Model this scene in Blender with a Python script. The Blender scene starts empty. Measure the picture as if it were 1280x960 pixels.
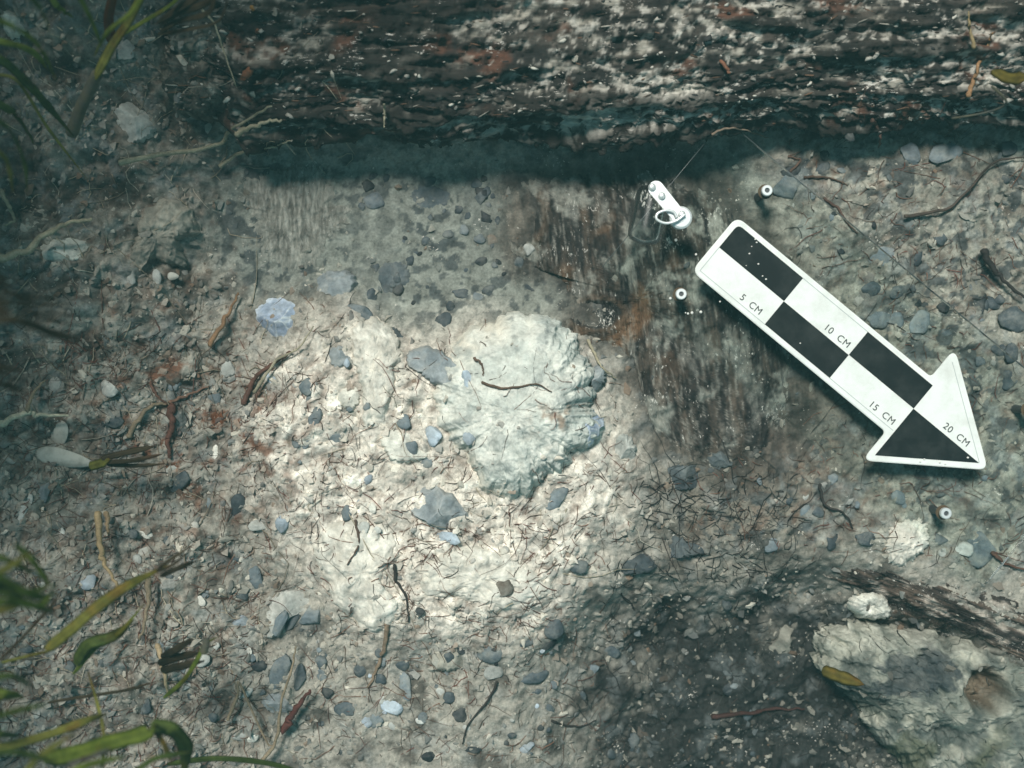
import bpy, math, random
import numpy as np
from mathutils import Vector, Matrix

# ------------------------------------------------------------------ camera, sky, sun, exposure
SC = bpy.context.scene
COL = SC.collection
CAM_Z = 0.817                      # the photographer hovers 0.8 m above the sea bed, looking down
cam = bpy.data.cameras.new('camera')
cam_o = bpy.data.objects.new('camera', cam)
COL.objects.link(cam_o)
cam_o.location = (0, 0, CAM_Z)
cam.sensor_width = 36.0
cam.lens = 18.0 / math.tan(math.radians(21.0))
cam.clip_start = 0.01
cam.clip_end = 60.0
cam.dof.use_dof = True
cam.dof.focus_distance = 0.805
cam.dof.aperture_fstop = 5.0
SC.camera = cam_o

SUN_EL, SUN_AZ = math.radians(64), math.radians(-24)     # high sun from the top of the picture
world = bpy.data.worlds.new('World')
SC.world = world
world.use_nodes = True
wn = world.node_tree.nodes
sky = wn.new('ShaderNodeTexSky')
sky.sky_type = 'NISHITA'
sky.sun_disc = False
sky.sun_elevation = SUN_EL
sky.sun_rotation = SUN_AZ
wn['Background'].inputs[1].default_value = 0.075
tint = wn.new('ShaderNodeVectorMath')          # the water column takes out red and some blue
tint.operation = 'MULTIPLY'
tint.inputs[1].default_value = (0.62, 1.0, 0.84)
world.node_tree.links.new(sky.outputs[0], tint.inputs[0])
world.node_tree.links.new(tint.outputs[0], wn['Background'].inputs[0])

sun = bpy.data.lights.new('sun', 'SUN')
sun.energy = 5.0
sun.angle = math.radians(13.0)       # the rippled water above spreads the sun's disc
sun.color = (1.0, 0.96, 0.89)
sun_o = bpy.data.objects.new('sun', sun)
COL.objects.link(sun_o)
sun_dir = Vector((math.sin(SUN_AZ) * math.cos(SUN_EL), math.cos(SUN_AZ) * math.cos(SUN_EL), math.sin(SUN_EL)))
sun_o.rotation_euler = (-sun_dir).to_track_quat('-Z', 'Y').to_euler()
sun_o.location = sun_dir * 3

SC.view_settings.view_transform = 'Standard'
SC.view_settings.look = 'None'
SC.view_settings.exposure = 0.08
SC.view_settings.gamma = 1.0
SC.render.engine = 'CYCLES'
SC.cycles.use_denoising = True
SC.cycles.max_bounces = 8
SC.cycles.diffuse_bounces = 3
SC.cycles.transparent_max_bounces = 12
SC.cycles.volume_bounces = 0
SC.cycles.caustics_reflective = False
SC.cycles.caustics_refractive = False

rng = np.random.default_rng(11)
random.seed(5)
PPM = 640.0 / (CAM_Z * math.tan(math.radians(21.0)))     # photograph pixels per metre at height 0

# ------------------------------------------------------------------ noise
_perm = np.random.default_rng(3).permutation(256)
_perm = np.concatenate([_perm, _perm, _perm]).astype(np.int32)
_g3 = np.random.default_rng(4).normal(size=(256, 3))
_g3 /= np.linalg.norm(_g3, axis=1)[:, None]
_g3 = _g3.astype(np.float32)
_gx, _gy, _gz = [np.ascontiguousarray(_g3[:, i]) for i in range(3)]


def perlin(x, y, z=0.0):
    x, y, z = np.broadcast_arrays(np.asarray(x, np.float32), np.asarray(y, np.float32), np.asarray(z, np.float32))
    xi, yi, zi = np.floor(x).astype(np.int32), np.floor(y).astype(np.int32), np.floor(z).astype(np.int32)
    xf, yf, zf = x - xi, y - yi, z - zi
    u, v, w = [t * t * t * (t * (t * 6 - 15) + 10) for t in (xf, yf, zf)]
    out = 0
    for dx in (0, 1):
        for dy in (0, 1):
            for dz in (0, 1):
                h = _perm[(_perm[(_perm[(xi + dx) & 255] + yi + dy) & 255] + zi + dz) & 255]
                d = _gx[h] * (xf - dx) + _gy[h] * (yf - dy) + _gz[h] * (zf - dz)
                out = out + d * (u if dx else 1 - u) * (v if dy else 1 - v) * (w if dz else 1 - w)
    return out * 1.6


def fbm(x, y, z=0.0, octv=4, gain=0.5, ridged=False):
    a, s, t = 1.0, 0.0, 0.0
    for i in range(octv):
        n = perlin(x * 2 ** i + 17.3 * i, y * 2 ** i - 9.1 * i, np.asarray(z) * 2 ** i + 3.7 * i)
        s = s + a * ((1 - np.abs(n) * 2) if ridged else n)
        t += a
        a *= gain
    return s / t


def sm(a, b, x):
    t = np.clip((x - a) / (b - a), 0, 1)
    return t * t * (3 - 2 * t)


def cells(x, y, seed=0):
    """distance to the nearest random cell point and a random value of that cell"""
    xi, yi = np.floor(x).astype(int), np.floor(y).astype(int)
    best = np.full(x.shape, 9.0)
    val = np.zeros(x.shape)
    for dx in (-1, 0, 1):
        for dy in (-1, 0, 1):
            cx, cy = xi + dx, yi + dy
            h = _perm[(_perm[(cx + seed) & 255] + cy) & 255]
            h2 = _perm[(h + 71) & 255]
            d = np.hypot(cx + h / 255.0 - x, cy + h2 / 255.0 - y)
            m = d < best
            best = np.where(m, d, best)
            val = np.where(m, _perm[(h + 133) & 255] / 255.0, val)
    return best, val


def inside(px, py, poly):
    """signed distance in pixels to a polygon, positive inside"""
    px, py = np.asarray(px, float), np.asarray(py, float)
    d = np.full(px.shape, 1e12)
    s = np.zeros(px.shape, bool)
    n = len(poly)
    for i in range(n):
        ax, ay = poly[i]
        bx, by = poly[(i + 1) % n]
        ex, ey = bx - ax, by - ay
        t = np.clip(((px - ax) * ex + (py - ay) * ey) / (ex * ex + ey * ey), 0, 1)
        d = np.minimum(d, (px - ax - ex * t) ** 2 + (py - ay - ey * t) ** 2)
        if ey != 0:
            c = ((ay > py) != (by > py)) & (px < ex * (py - ay) / ey + ax)
            s ^= c
    return np.where(s, 1, -1) * np.sqrt(d)


def blob(px, py, cx, cy, rx, ry, lo=0.0):
    return 1 - sm(lo, 1, np.hypot((px - cx) / rx, (py - cy) / ry))


# ------------------------------------------------------------------ mesh helpers
def mk_mesh(name, V, F, smooth=True, col=None):
    V = np.asarray(V, np.float32)
    F = np.asarray(F, np.int32)
    me = bpy.data.meshes.new(name)
    k = F.shape[1]
    me.vertices.add(len(V))
    me.vertices.foreach_set('co', V.ravel())
    me.loops.add(F.size)
    me.loops.foreach_set('vertex_index', F.ravel())
    me.polygons.add(len(F))
    me.polygons.foreach_set('loop_start', np.arange(0, F.size, k, dtype=np.int32))
    me.polygons.foreach_set('loop_total', np.full(len(F), k, np.int32))
    me.polygons.foreach_set('use_smooth', np.full(len(F), smooth, bool))
    if col is not None:
        a = me.attributes.new('base', 'FLOAT_COLOR', 'POINT')
        c = np.ones((len(V), 4), np.float32)
        c[:, :3] = np.clip(col, 0.004, 0.85)
        a.data.foreach_set('color', c.ravel())
    me.update(calc_edges=True)
    me.validate()
    return me


def obj(name, me, mat=None, parent=None, label=None, cat=None, group=None, kind=None):
    o = bpy.data.objects.new(name, me)
    COL.objects.link(o)
    if mat is not None and me is not None and not me.materials:
        me.materials.append(mat)
    if parent is not None:
        o.parent = parent
    tag(o, label, cat, group, kind)
    return o


def tag(o, label=None, cat=None, group=None, kind=None):
    if label: o['label'] = label
    if cat: o['category'] = cat
    if group: o['group'] = group
    if kind: o['kind'] = kind
    return o


def grid_faces(nu, nv, wrap_u=False):
    i = np.arange(nv - 1)[:, None]
    j = np.arange(nu if wrap_u else nu - 1)[None, :]
    j2 = (j + 1) % nu
    f = np.stack([i * nu + j, i * nu + j2, (i + 1) * nu + j2, (i + 1) * nu + j], -1)
    return f.reshape(-1, 4)


def spline(pts, n, closed=False):
    P = np.asarray(pts, float)
    m = len(P)
    if closed:
        t = np.arange(n) * m / n
        idx = lambda k: k % m
    else:
        t = np.linspace(0, m - 1 - 1e-6, n)
        idx = lambda k: np.clip(k, 0, m - 1)
    i = np.floor(t).astype(int)
    f = (t - i)[:, None]
    p0, p1, p2, p3 = P[idx(i - 1)], P[idx(i)], P[idx(i + 1)], P[idx(i + 2)]
    return 0.5 * (2 * p1 + (p2 - p0) * f + (2 * p0 - 5 * p1 + 4 * p2 - p3) * f ** 2 + (3 * p1 - p0 - 3 * p2 + p3) * f ** 3)


def tube(C, R, sides=6, flat=1.0):
    """swept tube along the points C with radii R, closed to a point at both ends"""
    C = np.asarray(C, float)
    n = len(C)
    T = np.gradient(C, axis=0)
    T /= np.linalg.norm(T, axis=1)[:, None] + 1e-12
    up = np.array([0, 0, 1.0])
    S = np.cross(T, up)
    bad = np.linalg.norm(S, axis=1) < 1e-3
    S[bad] = (1, 0, 0)
    S /= np.linalg.norm(S, axis=1)[:, None]
    N = np.cross(S, T)
    a = np.arange(sides) * 2 * math.pi / sides
    R = np.broadcast_to(np.asarray(R, float), (n,))
    V = C[:, None] + R[:, None, None] * (S[:, None] * np.cos(a)[None, :, None] + flat * N[:, None] * np.sin(a)[None, :, None])
    V = V.reshape(-1, 3)
    F = grid_faces(sides, n, True)
    V = np.vstack([V, C[:1] - T[:1] * R[0] * .4, C[-1:] + T[-1:] * R[-1] * .4])
    caps = []
    for k in range(sides):
        k2 = (k + 1) % sides
        caps.append([n * sides, k2, k, k])
        caps.append([n * sides + 1, (n - 1) * sides + k, (n - 1) * sides + k2, (n - 1) * sides + k2])
    # triangles written as quads are not allowed: keep the caps apart
    return V, F, np.array([c[:3] for c in caps])


def mesh_mixed(name, V, Q, T, smooth=True, col=None):
    """quads and triangles together"""
    if len(Q):
        Q = np.asarray(Q)
        T2 = np.vstack([Q[:, [0, 1, 2]], Q[:, [0, 2, 3]]])
        T = np.vstack([T2, T]) if len(T) else T2
    return mk_mesh(name, V, T, smooth, col)


# ------------------------------------------------------------------ materials
MATS = {}


def mat_new(name):
    m = bpy.data.materials.new(name)
    m.use_nodes = True
    nt = m.node_tree
    return m, nt, nt.nodes['Principled BSDF']


def node(nt, kind, **kw):
    n = nt.nodes.new(kind)
    for k, v in kw.items():
        if k.startswith('i_'):
            key = k[2:].replace('_', ' ')
            n.inputs[key].default_value = v
        else:
            setattr(n, k, v)
    return n


def earth(name, colour=None, fine=0.45, fscale=700, bump=0.5, bdist=0.0008, rough=0.85, rand=0.0,
          stretch=(1, 1, 1), speck=0.0, speck_col=(0.6, 0.58, 0.52), speck_scale=420, spec=0.25, vein=0.0, rot=(0, 0, 0)):
    """silt, stone or wood: the mesh's own 'base' colour (or one colour), grain, specks and fine relief"""
    m, nt, b = mat_new(name)
    L = nt.links.new
    tc = node(nt, 'ShaderNodeNewGeometry')
    mp = node(nt, 'ShaderNodeMapping')
    mp.inputs['Scale'].default_value = stretch
    mp.inputs['Rotation'].default_value = rot
    L(tc.outputs['Position'], mp.inputs['Vector'])
    n1 = node(nt, 'ShaderNodeTexNoise', i_Scale=fscale, i_Detail=6.0, i_Roughness=0.65)
    n2 = node(nt, 'ShaderNodeTexNoise', i_Scale=fscale * 0.22, i_Detail=5.0, i_Roughness=0.6)
    L(mp.outputs[0], n1.inputs['Vector'])
    L(mp.outputs[0], n2.inputs['Vector'])
    if colour is None:
        at = node(nt, 'ShaderNodeAttribute', attribute_name='base')
        src = at.outputs['Color']
    else:
        rgb = node(nt, 'ShaderNodeRGB')
        rgb.outputs[0].default_value = (*colour, 1)
        src = rgb.outputs[0]
    add = node(nt, 'ShaderNodeMath', operation='ADD')
    L(n1.outputs['Fac'], add.inputs[0])
    L(n2.outputs['Fac'], add.inputs[1])
    mr = node(nt, 'ShaderNodeMapRange')
    mr.inputs['From Min'].default_value = 0.65
    mr.inputs['From Max'].default_value = 1.35
    mr.inputs['To Min'].default_value = 1 - fine
    mr.inputs['To Max'].default_value = 1 + fine
    L(add.outputs[0], mr.inputs['Value'])
    val = mr.outputs[0]
    if rand:
        oi = node(nt, 'ShaderNodeObjectInfo')
        r = node(nt, 'ShaderNodeMapRange')
        r.inputs['To Min'].default_value = 1 - rand
        r.inputs['To Max'].default_value = 1 + rand
        L(oi.outputs['Random'], r.inputs['Value'])
        mu = node(nt, 'ShaderNodeMath', operation='MULTIPLY')
        L(val, mu.inputs[0])
        L(r.outputs[0], mu.inputs[1])
        val = mu.outputs[0]
    mul = node(nt, 'ShaderNodeVectorMath', operation='SCALE')
    L(src, mul.inputs[0])
    L(val, mul.inputs['Scale'])
    out = mul.outputs[0]
    if speck:
        n3 = node(nt, 'ShaderNodeTexNoise', i_Scale=speck_scale, i_Detail=3.0, i_Roughness=0.7)
        L(mp.outputs[0], n3.inputs['Vector'])
        n4 = node(nt, 'ShaderNodeTexNoise', i_Scale=38.0, i_Detail=3.0)
        L(tc.outputs['Position'], n4.inputs['Vector'])
        ad = node(nt, 'ShaderNodeMath', operation='MULTIPLY_ADD')
        ad.inputs[1].default_value = 0.55
        L(n4.outputs['Fac'], ad.inputs[0])
        L(n3.outputs['Fac'], ad.inputs[2])
        cr = node(nt, 'ShaderNodeMapRange')
        lo = 1.06 - 0.3 * speck
        cr.inputs['From Min'].default_value = lo
        cr.inputs['From Max'].default_value = lo + 0.07
        L(ad.outputs[0], cr.inputs['Value'])
        mx = node(nt, 'ShaderNodeMix', data_type='RGBA')
        L(cr.outputs[0], mx.inputs['Factor'])
        L(out, mx.inputs[6])
        mx.inputs[7].default_value = (*speck_col, 1)
        out = mx.outputs[2]
    if vein:
        n5 = node(nt, 'ShaderNodeTexNoise', i_Scale=90.0, i_Detail=6.0, i_Roughness=0.7)
        L(tc.outputs['Position'], n5.inputs['Vector'])
        cr = node(nt, 'ShaderNodeMapRange')
        cr.inputs['From Min'].default_value = 0.46
        cr.inputs['From Max'].default_value = 0.70
        cr.inputs['To Max'].default_value = vein
        L(n5.outputs['Fac'], cr.inputs['Value'])
        mx = node(nt, 'ShaderNodeMix', data_type='RGBA')
        L(cr.outputs[0], mx.inputs['Factor'])
        L(out, mx.inputs[6])
        mx.inputs[7].default_value = (0.33, 0.33, 0.29, 1)
        out = mx.outputs[2]
    L(out, b.inputs['Base Color'])
    b.inputs['Roughness'].default_value = rough
    b.inputs['Specular IOR Level'].default_value = spec
    bp = node(nt, 'ShaderNodeBump')
    bp.inputs['Strength'].default_value = bump
    bp.inputs['Distance'].default_value = bdist
    L(add.outputs[0], bp.inputs['Height'])
    L(bp.outputs[0], b.inputs['Normal'])
    MATS[name] = m
    return m


earth('seabed', fine=0.55, fscale=650, bump=0.6, bdist=0.0012, speck=0.28, speck_scale=520)
earth('log_wood', fine=0.6, fscale=520, bump=0.8, bdist=0.0014, stretch=(0.28, 1, 1), speck=0.40, speck_scale=430, speck_col=(0.55, 0.53, 0.48))
earth('plank_wood', fine=0.6, fscale=600, bump=0.8, bdist=0.0010, stretch=(1, 0.42, 1), speck=0.46, speck_scale=560, speck_col=(0.55, 0.55, 0.5))
earth('grey_wood', fine=0.5, fscale=700, bump=0.6, bdist=0.0007, stretch=(1, 0.4, 1), speck=0.35, speck_scale=600)
earth('crust', fine=0.32, fscale=520, bump=0.5, bdist=0.0010, speck=0.15)
earth('rock', fine=0.4, fscale=420, bump=0.6, bdist=0.0012, vein=0.25)
earth('gravel', fine=0.3, fscale=900, bump=0.3, bdist=0.0004)
earth('root', fine=0.5, fscale=900, bump=0.5, bdist=0.0005, rough=0.75)
STONE = {'K': (0.022, 0.027, 0.03), 'D': (0.055, 0.07, 0.078), 'S': (0.13, 0.158, 0.172), 'B': (0.34, 0.40, 0.45),
         'P': (0.40, 0.41, 0.38), 'W': (0.66, 0.65, 0.58), 'N': (0.15, 0.125, 0.1), 'O': (0.30, 0.19, 0.12)}
for k, c in STONE.items():
    earth('stone_' + k, colour=c, fine=0.5, fscale=330, bump=0.6, bdist=0.0012, rough=0.6 if k in 'KDSB' else 0.8, rand=0.22,
          vein={'K': 0.25, 'D': 0.45, 'S': 0.6, 'N': 0.6, 'B': 0.5, 'P': 0.4, 'W': 0.3}.get(k, 0.0), spec=0.25)


def plain(name, colour, rough=0.5, metal=0.0, spec=0.5, grime=0.0, gcol=(0.25, 0.24, 0.2), bump=0.0):
    m, nt, b = mat_new(name)
    L = nt.links.new
    b.inputs['Base Color'].default_value = (*colour, 1)
    b.inputs['Roughness'].default_value = rough
    b.inputs['Metallic'].default_value = metal
    b.inputs['Specular IOR Level'].default_value = spec
    if grime:
        tc = node(nt, 'ShaderNodeTexCoord')
        n = node(nt, 'ShaderNodeTexNoise', i_Scale=70.0, i_Detail=8.0, i_Roughness=0.7)
        L(tc.outputs['Object'], n.inputs['Vector'])
        mr = node(nt, 'ShaderNodeMapRange')
        mr.inputs['From Min'].default_value = 0.45
        mr.inputs['From Max'].default_value = 0.75
        mr.inputs['To Max'].default_value = grime
        L(n.outputs['Fac'], mr.inputs['Value'])
        mx = node(nt, 'ShaderNodeMix', data_type='RGBA')
        L(mr.outputs[0], mx.inputs['Factor'])
        mx.inputs[6].default_value = (*colour, 1)
        mx.inputs[7].default_value = (*gcol, 1)
        L(mx.outputs[2], b.inputs['Base Color'])
        if bump:
            bp = node(nt, 'ShaderNodeBump')
            bp.inputs['Strength'].default_value = bump
            bp.inputs['Distance'].default_value = 0.001
            L(n.outputs['Fac'], bp.inputs['Height'])
            L(bp.outputs[0], b.inputs['Normal'])
    MATS[name] = m
    return m


plain('arrow_white', (0.76, 0.78, 0.75), rough=0.4, grime=0.65, gcol=(0.50, 0.51, 0.46))
plain('arrow_black', (0.006, 0.009, 0.010), rough=0.6, spec=0.15, grime=0.8, gcol=(0.035, 0.039, 0.038))
plain('arrow_ink', (0.03, 0.035, 0.035), rough=0.5)
plain('steel', (0.78, 0.80, 0.79), rough=0.32, metal=0.45)
plain('steel_dull', (0.80, 0.82, 0.82), rough=0.35, metal=0.3)
plain('washer_rust', (0.11, 0.06, 0.03), rough=0.9, grime=0.8, gcol=(0.09, 0.075, 0.05))
plain('socket_dark', (0.05, 0.055, 0.06), rough=0.5)
plain('shell', (0.50, 0.49, 0.43), rough=0.7, grime=1.0, gcol=(0.16, 0.15, 0.12), bump=0.8)
plain('grit', (0.72, 0.71, 0.66), rough=0.6)


def leaf_mat(name, c1, c2, scale=60):
    m, nt, b = mat_new(name)
    L = nt.links.new
    tc = node(nt, 'ShaderNodeTexCoord')
    n = node(nt, 'ShaderNodeTexNoise', i_Scale=float(scale), i_Detail=6.0, i_Roughness=0.65)
    L(tc.outputs['Object'], n.inputs['Vector'])
    cr = node(nt, 'ShaderNodeValToRGB')
    cr.color_ramp.elements[0].position = 0.35
    cr.color_ramp.elements[1].position = 0.68
    cr.color_ramp.elements[0].color = (*c1, 1)
    cr.color_ramp.elements[1].color = (*c2, 1)
    L(n.outputs['Fac'], cr.inputs[0])
    at_ = node(nt, 'ShaderNodeAttribute', attribute_name='base')
    mu = node(nt, 'ShaderNodeMix', data_type='RGBA', blend_type='MULTIPLY')
    mu.inputs['Factor'].default_value = 1.0
    L(cr.outputs[0], mu.inputs[6])
    L(at_.outputs['Color'], mu.inputs[7])
    cr = mu
    cr_out = mu.outputs[2]
    L(cr_out, b.inputs['Base Color'])
    b.inputs['Roughness'].default_value = 0.7
    b.inputs['Specular IOR Level'].default_value = 0.15
    tr = node(nt, 'ShaderNodeBsdfTranslucent')
    L(cr_out, tr.inputs['Color'])
    mx = node(nt, 'ShaderNodeMixShader')
    mx.inputs[0].default_value = 0.55
    L(b.outputs[0], mx.inputs[1])
    L(tr.outputs[0], mx.inputs[2])
    L(mx.outputs[0], nt.nodes['Material Output'].inputs['Surface'])
    MATS[name] = m


leaf_mat('leaf_green', (0.16, 0.23, 0.03), (0.38, 0.48, 0.08), 130)
leaf_mat('leaf_olive', (0.24, 0.24, 0.05), (0.50, 0.50, 0.11), 130)
leaf_mat('leaf_dark', (0.08, 0.13, 0.03), (0.22, 0.30, 0.07), 120)
leaf_mat('leaf_brown', (0.10, 0.075, 0.045), (0.20, 0.15, 0.09))
leaf_mat('leaf_yellow', (0.18, 0.15, 0.03), (0.38, 0.30, 0.06), 140)
leaf_mat('stem_pale', (0.16, 0.17, 0.16), (0.30, 0.27, 0.17), 90)
leaf_mat('stem_red', (0.16, 0.05, 0.02), (0.26, 0.10, 0.04), 90)


def clear_mat():
    m = bpy.data.materials.new('clear_acrylic')
    m.use_nodes = True
    nt = m.node_tree
    nt.nodes.clear()
    L = nt.links.new
    out = node(nt, 'ShaderNodeOutputMaterial')
    tr = node(nt, 'ShaderNodeBsdfTransparent')
    tr.inputs[0].default_value = (0.955, 0.975, 0.97, 1)
    gl = node(nt, 'ShaderNodeBsdfGlossy', i_Roughness=0.06)
    fr = node(nt, 'ShaderNodeFresnel', i_IOR=1.12)
    mx = node(nt, 'ShaderNodeMixShader')
    L(fr.outputs[0], mx.inputs[0])
    L(tr.outputs[0], mx.inputs[1])
    L(gl.outputs[0], mx.inputs[2])
    L(mx.outputs[0], out.inputs['Surface'])
    MATS['clear'] = m
    # scuffed clear plastic of the curved latch cover: reflects more
    m2 = m.copy()
    m2.name = 'clear_cover'
    for n in m2.node_tree.nodes:
        if n.type == 'FRESNEL': n.inputs['IOR'].default_value = 1.33
        if n.type == 'BSDF_GLOSSY': n.inputs['Roughness'].default_value = 0.25
        if n.type == 'BSDF_TRANSPARENT': n.inputs[0].default_value = (0.95, 0.965, 0.965, 1)
    MATS['clear_cover'] = m2


clear_mat()

# ------------------------------------------------------------------ the sea bed: one height sheet
STEP = 0.001
XF = np.arange(-0.37, 0.3701, STEP)
YF = np.arange(-0.285, 0.2851, STEP)
ext = 0.004 * 1.28 ** np.arange(26)
ext = np.cumsum(ext)
XS = np.concatenate([-0.37 - ext[::-1], XF, 0.37 + ext])
YS = np.concatenate([-0.285 - ext[::-1], YF, 0.285 + ext])

FLOOR = [(235, 205), (300, 170), (640, 185), (800, 175), (930, 165), (960, 300), (760, 330), (760, 440), (480, 425), (400, 372), (310, 385), (250, 330)]
MOUND = [(370, 400), (430, 372), (500, 420), (600, 395), (740, 430), (790, 560), (800, 660), (720, 770), (640, 805), (480, 815), (380, 730), (320, 640), (300, 520), (340, 450)]
RIGHT = [(950, 150), (1330, 130), (1330, 720), (1180, 705), (1000, 690), (880, 690), (800, 640), (960, 560), (1060, 520), (1000, 300)]
TIMBER = [(625, 250), (655, 215), (740, 203), (830, 208), (905, 235), (955, 300), (1000, 400), (1010, 500), (975, 575), (900, 600), (822, 560), (800, 490), (765, 445), (700, 415), (722, 380), (690, 340), (650, 325), (628, 290)]
HOLLOW = [(560, 990), (640, 850), (720, 785), (820, 728), (920, 715), (1010, 712), (1080, 722), (1180, 765), (1290, 830), (1500, 930), (1500, 1250), (520, 1250)]


def to_px(x, y, z):
    k = PPM * CAM_Z / (CAM_Z - z)
    return 640 + x * k, 480 - y * k


def base_height(px, py, x, y):
    w1 = fbm(x * 22, y * 22, 1.5, 5, 0.6) * 34
    w2 = fbm(x * 22, y * 22, 8.5, 5, 0.6) * 34
    qx, qy = px + w1, py + w2
    h = 0.034 * sm(330, -40, qx) + 0.028 * blob(qx, qy, 60, 40, 330, 240)
    fl = sm(-25, 45, inside(qx, qy, FLOOR))
    h = h - 0.012 * fl
    mo = sm(-45, 70, inside(qx, qy, MOUND))
    h = h + 0.020 * mo
    h = h + 0.010 * blob(qx, qy, 140, 800, 300, 260)
    ho = sm(-38, 60, inside(qx, qy, HOLLOW)) * sm(600, 840, qx) * (0.55 + 0.45 * sm(700, 800, qy))
    h = h - 0.052 * ho
    h = h + 0.030 * sm(120, -60, qy) * sm(300, 200, qx)
    h = h + 0.02 * sm(1150, 1290, qx) * sm(200, 60, qy)
    h = h - 0.014 * blob(qx, qy, 240, 350, 70, 90) + 0.008 * blob(qx, qy, 1150, 250, 160, 90)
    ri = sm(-20, 40, inside(qx, qy, RIGHT))
    return h, fl, mo, ri, ho, qx, qy


def rough_left0(qx):
    return sm(440, 200, qx)


def seabed_fields(x, y):
    h = 0
    for _ in range(3):
        px, py = to_px(x, y, h)
        h, fl, mo, ri, ho, qx, qy = base_height(px, py, x, y)
    calm = 1 - 0.75 * fl * (1 - mo)
    h = h + (0.011 * rough_left0(qx) + 0.016 * ho) * fbm(x * 24, y * 24, 6.6, 4, 0.55)
    rough_left = sm(420, 200, qx)
    far = sm(0.45, 1.2, np.hypot(x, y))
    h = h + 0.006 * fbm(x * 14, y * 14, 2.2, 3) * calm
    h = h + 0.0062 * fbm(x * 55, y * 55, 4.4, 4, 0.55) * calm * (1 + 0.9 * rough_left + 0.8 * ho)
    wx, wy = 0.009 * fbm(x * 60, y * 60, 5.0, 3), 0.009 * fbm(x * 60, y * 60, 6.0, 3)
    c, cv = cells((x + wx) * 64, (y + wy) * 64, 3)
    c3, cv3 = cells((x + wy) * 150, (y + wx) * 150, 5)
    lump = np.maximum(mo, 0.75 * ri)
    lump = np.maximum(lump, 0.9 * rough_left)
    bil = fbm(x * 46, y * 46, 71.0, 4, 0.58, ridged=True)
    h = h - 0.0036 * (bil - 0.45) * lump * calm
    h = h + (0.0016 * (0.65 - c) + 0.0016 * (cv - .5)) * lump * calm
    h = h + (0.0010 * (0.6 - c3) + 0.0012 * (cv3 - .5)) * (0.25 + lump) * calm
    c2, cv2 = cells(x * 290 + 2 * fbm(x * 90, y * 90, 7.0, 2), y * 290, 9)
    h = h + 0.0007 * (0.6 - c2) * (0.35 + lump) * calm
    h = h + 0.0022 * fbm(x * 230, y * 230, 9.4, 3, 0.6) * (0.3 + 0.7 * calm)
    h = h + 0.06 * far * fbm(x * 2.2, y * 2.2, 3.3, 3)
    # colour
    clay = np.array([0.66, 0.615, 0.535])
    silt = np.array([0.215, 0.228, 0.200])
    grey = np.array([0.29, 0.275, 0.235])
    right = np.array([0.265, 0.262, 0.222])
    peat = np.array([0.04, 0.036, 0.03])
    brown = np.array([0.16, 0.085, 0.055])
    col = np.broadcast_to(grey, x.shape + (3,)).copy()

    def lerp(a, b, t):
        return a + (b - a) * t[..., None]
    col = lerp(col, right, ri)
    col = lerp(col, silt, fl)
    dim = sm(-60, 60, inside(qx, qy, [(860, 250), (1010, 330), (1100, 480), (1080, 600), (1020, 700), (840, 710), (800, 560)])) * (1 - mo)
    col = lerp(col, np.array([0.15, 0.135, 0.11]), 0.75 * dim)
    col = lerp(col, clay, mo)
    t = sm(0.02, 0.30, fbm(x * 42, y * 42, 12.0, 5, 0.62))            # dark organic mud between the lumps
    amt = 0.74 * (1 - fl) * (1 - 0.80 * mo) * (1 - 0.40 * ri) + 0.14 * fl * (1 - mo)
    col = lerp(col, peat, t * amt)
    t = sm(0.02, 0.28, fbm(x * 70, y * 70, 22.0, 5, 0.65))            # rusty root stain
    col = lerp(col, brown, t * (0.35 * rough_left + 0.95 * blob(qx, qy, 250, 540, 270, 210) + 0.15 * mo + 0.3 * ri) * (1 - 0.7 * fl))
    gap = sm(0.62, 0.92, bil + 0.25 * fbm(x * 120, y * 120, 83.0, 3)) * lump
    col = lerp(col, brown * 0.7, gap * 0.75 * (1 - 0.25 * mo))          # rootlets and humus fill the joints between clods
    t = sm(0.0, 0.22, fbm(x * 30, y * 30, 32.0, 5, 0.6))
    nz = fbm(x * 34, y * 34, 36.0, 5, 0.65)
    dark = np.clip(ho * 1.4, 0, 1) * np.clip(0.66 + 0.9 * blob(qx, qy, 930, 900, 220, 190) + 1.4 * nz, 0.15, 1)  # dark mud; its near-black also puts the hollow's shade into the colour
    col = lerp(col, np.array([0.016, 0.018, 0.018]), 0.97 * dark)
    sp = sm(0.13, 0.19, fbm(x * 66, y * 66, 101.0, 3, 0.5)) + 0.9 * sm(0.15, 0.21, fbm(x * 150, y * 150, 107.0, 3, 0.5))   # dark stains in the silt
    col = lerp(col, np.array([0.05, 0.06, 0.062]), np.clip(sp, 0, 1) * np.clip(0.95 + 1.6 * fbm(x * 17, y * 17, 121.0, 3), 0.3, 1.1) * (0.8 * fl * (1 - mo) + 0.8 * ri * (1 - fl)) * (1 - 0.5 * ho))
    ts = inside(qx, qy, TIMBER) + 40 * fbm(x * 30, y * 30, 111.0, 5, 0.65)
    gr2 = sm(-0.15, 0.3, fbm((x + 0.12 * y) * 130, y * 22, 113.0, 5, 0.62))
    wd = np.array([0.035, 0.031, 0.027]) + gr2[..., None] * np.array([0.075, 0.062, 0.048])
    col = col + (wd - col) * (0.85 * sm(-42, 16, ts) * (1 - mo))[..., None]
    col = lerp(col, peat * 1.3, (0.35 + 0.5 * t) * sm(330, 130, qx) * sm(430, 200, qy))  # peat, mixed in more strongly to paint shade into the top corner
    col = lerp(col, peat * 1.6, 0.5 * t * sm(240, 60, qx))  # same along the side: peat that also paints in shade
    col = col * (1 + (0.35 * (cv - .5) + 0.45 * (cv3 - .5)) * lump)[..., None]
    col = col * (1 + 0.55 * fbm(x * 110, y * 110, 41.0, 5, 0.68))[..., None]
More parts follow.
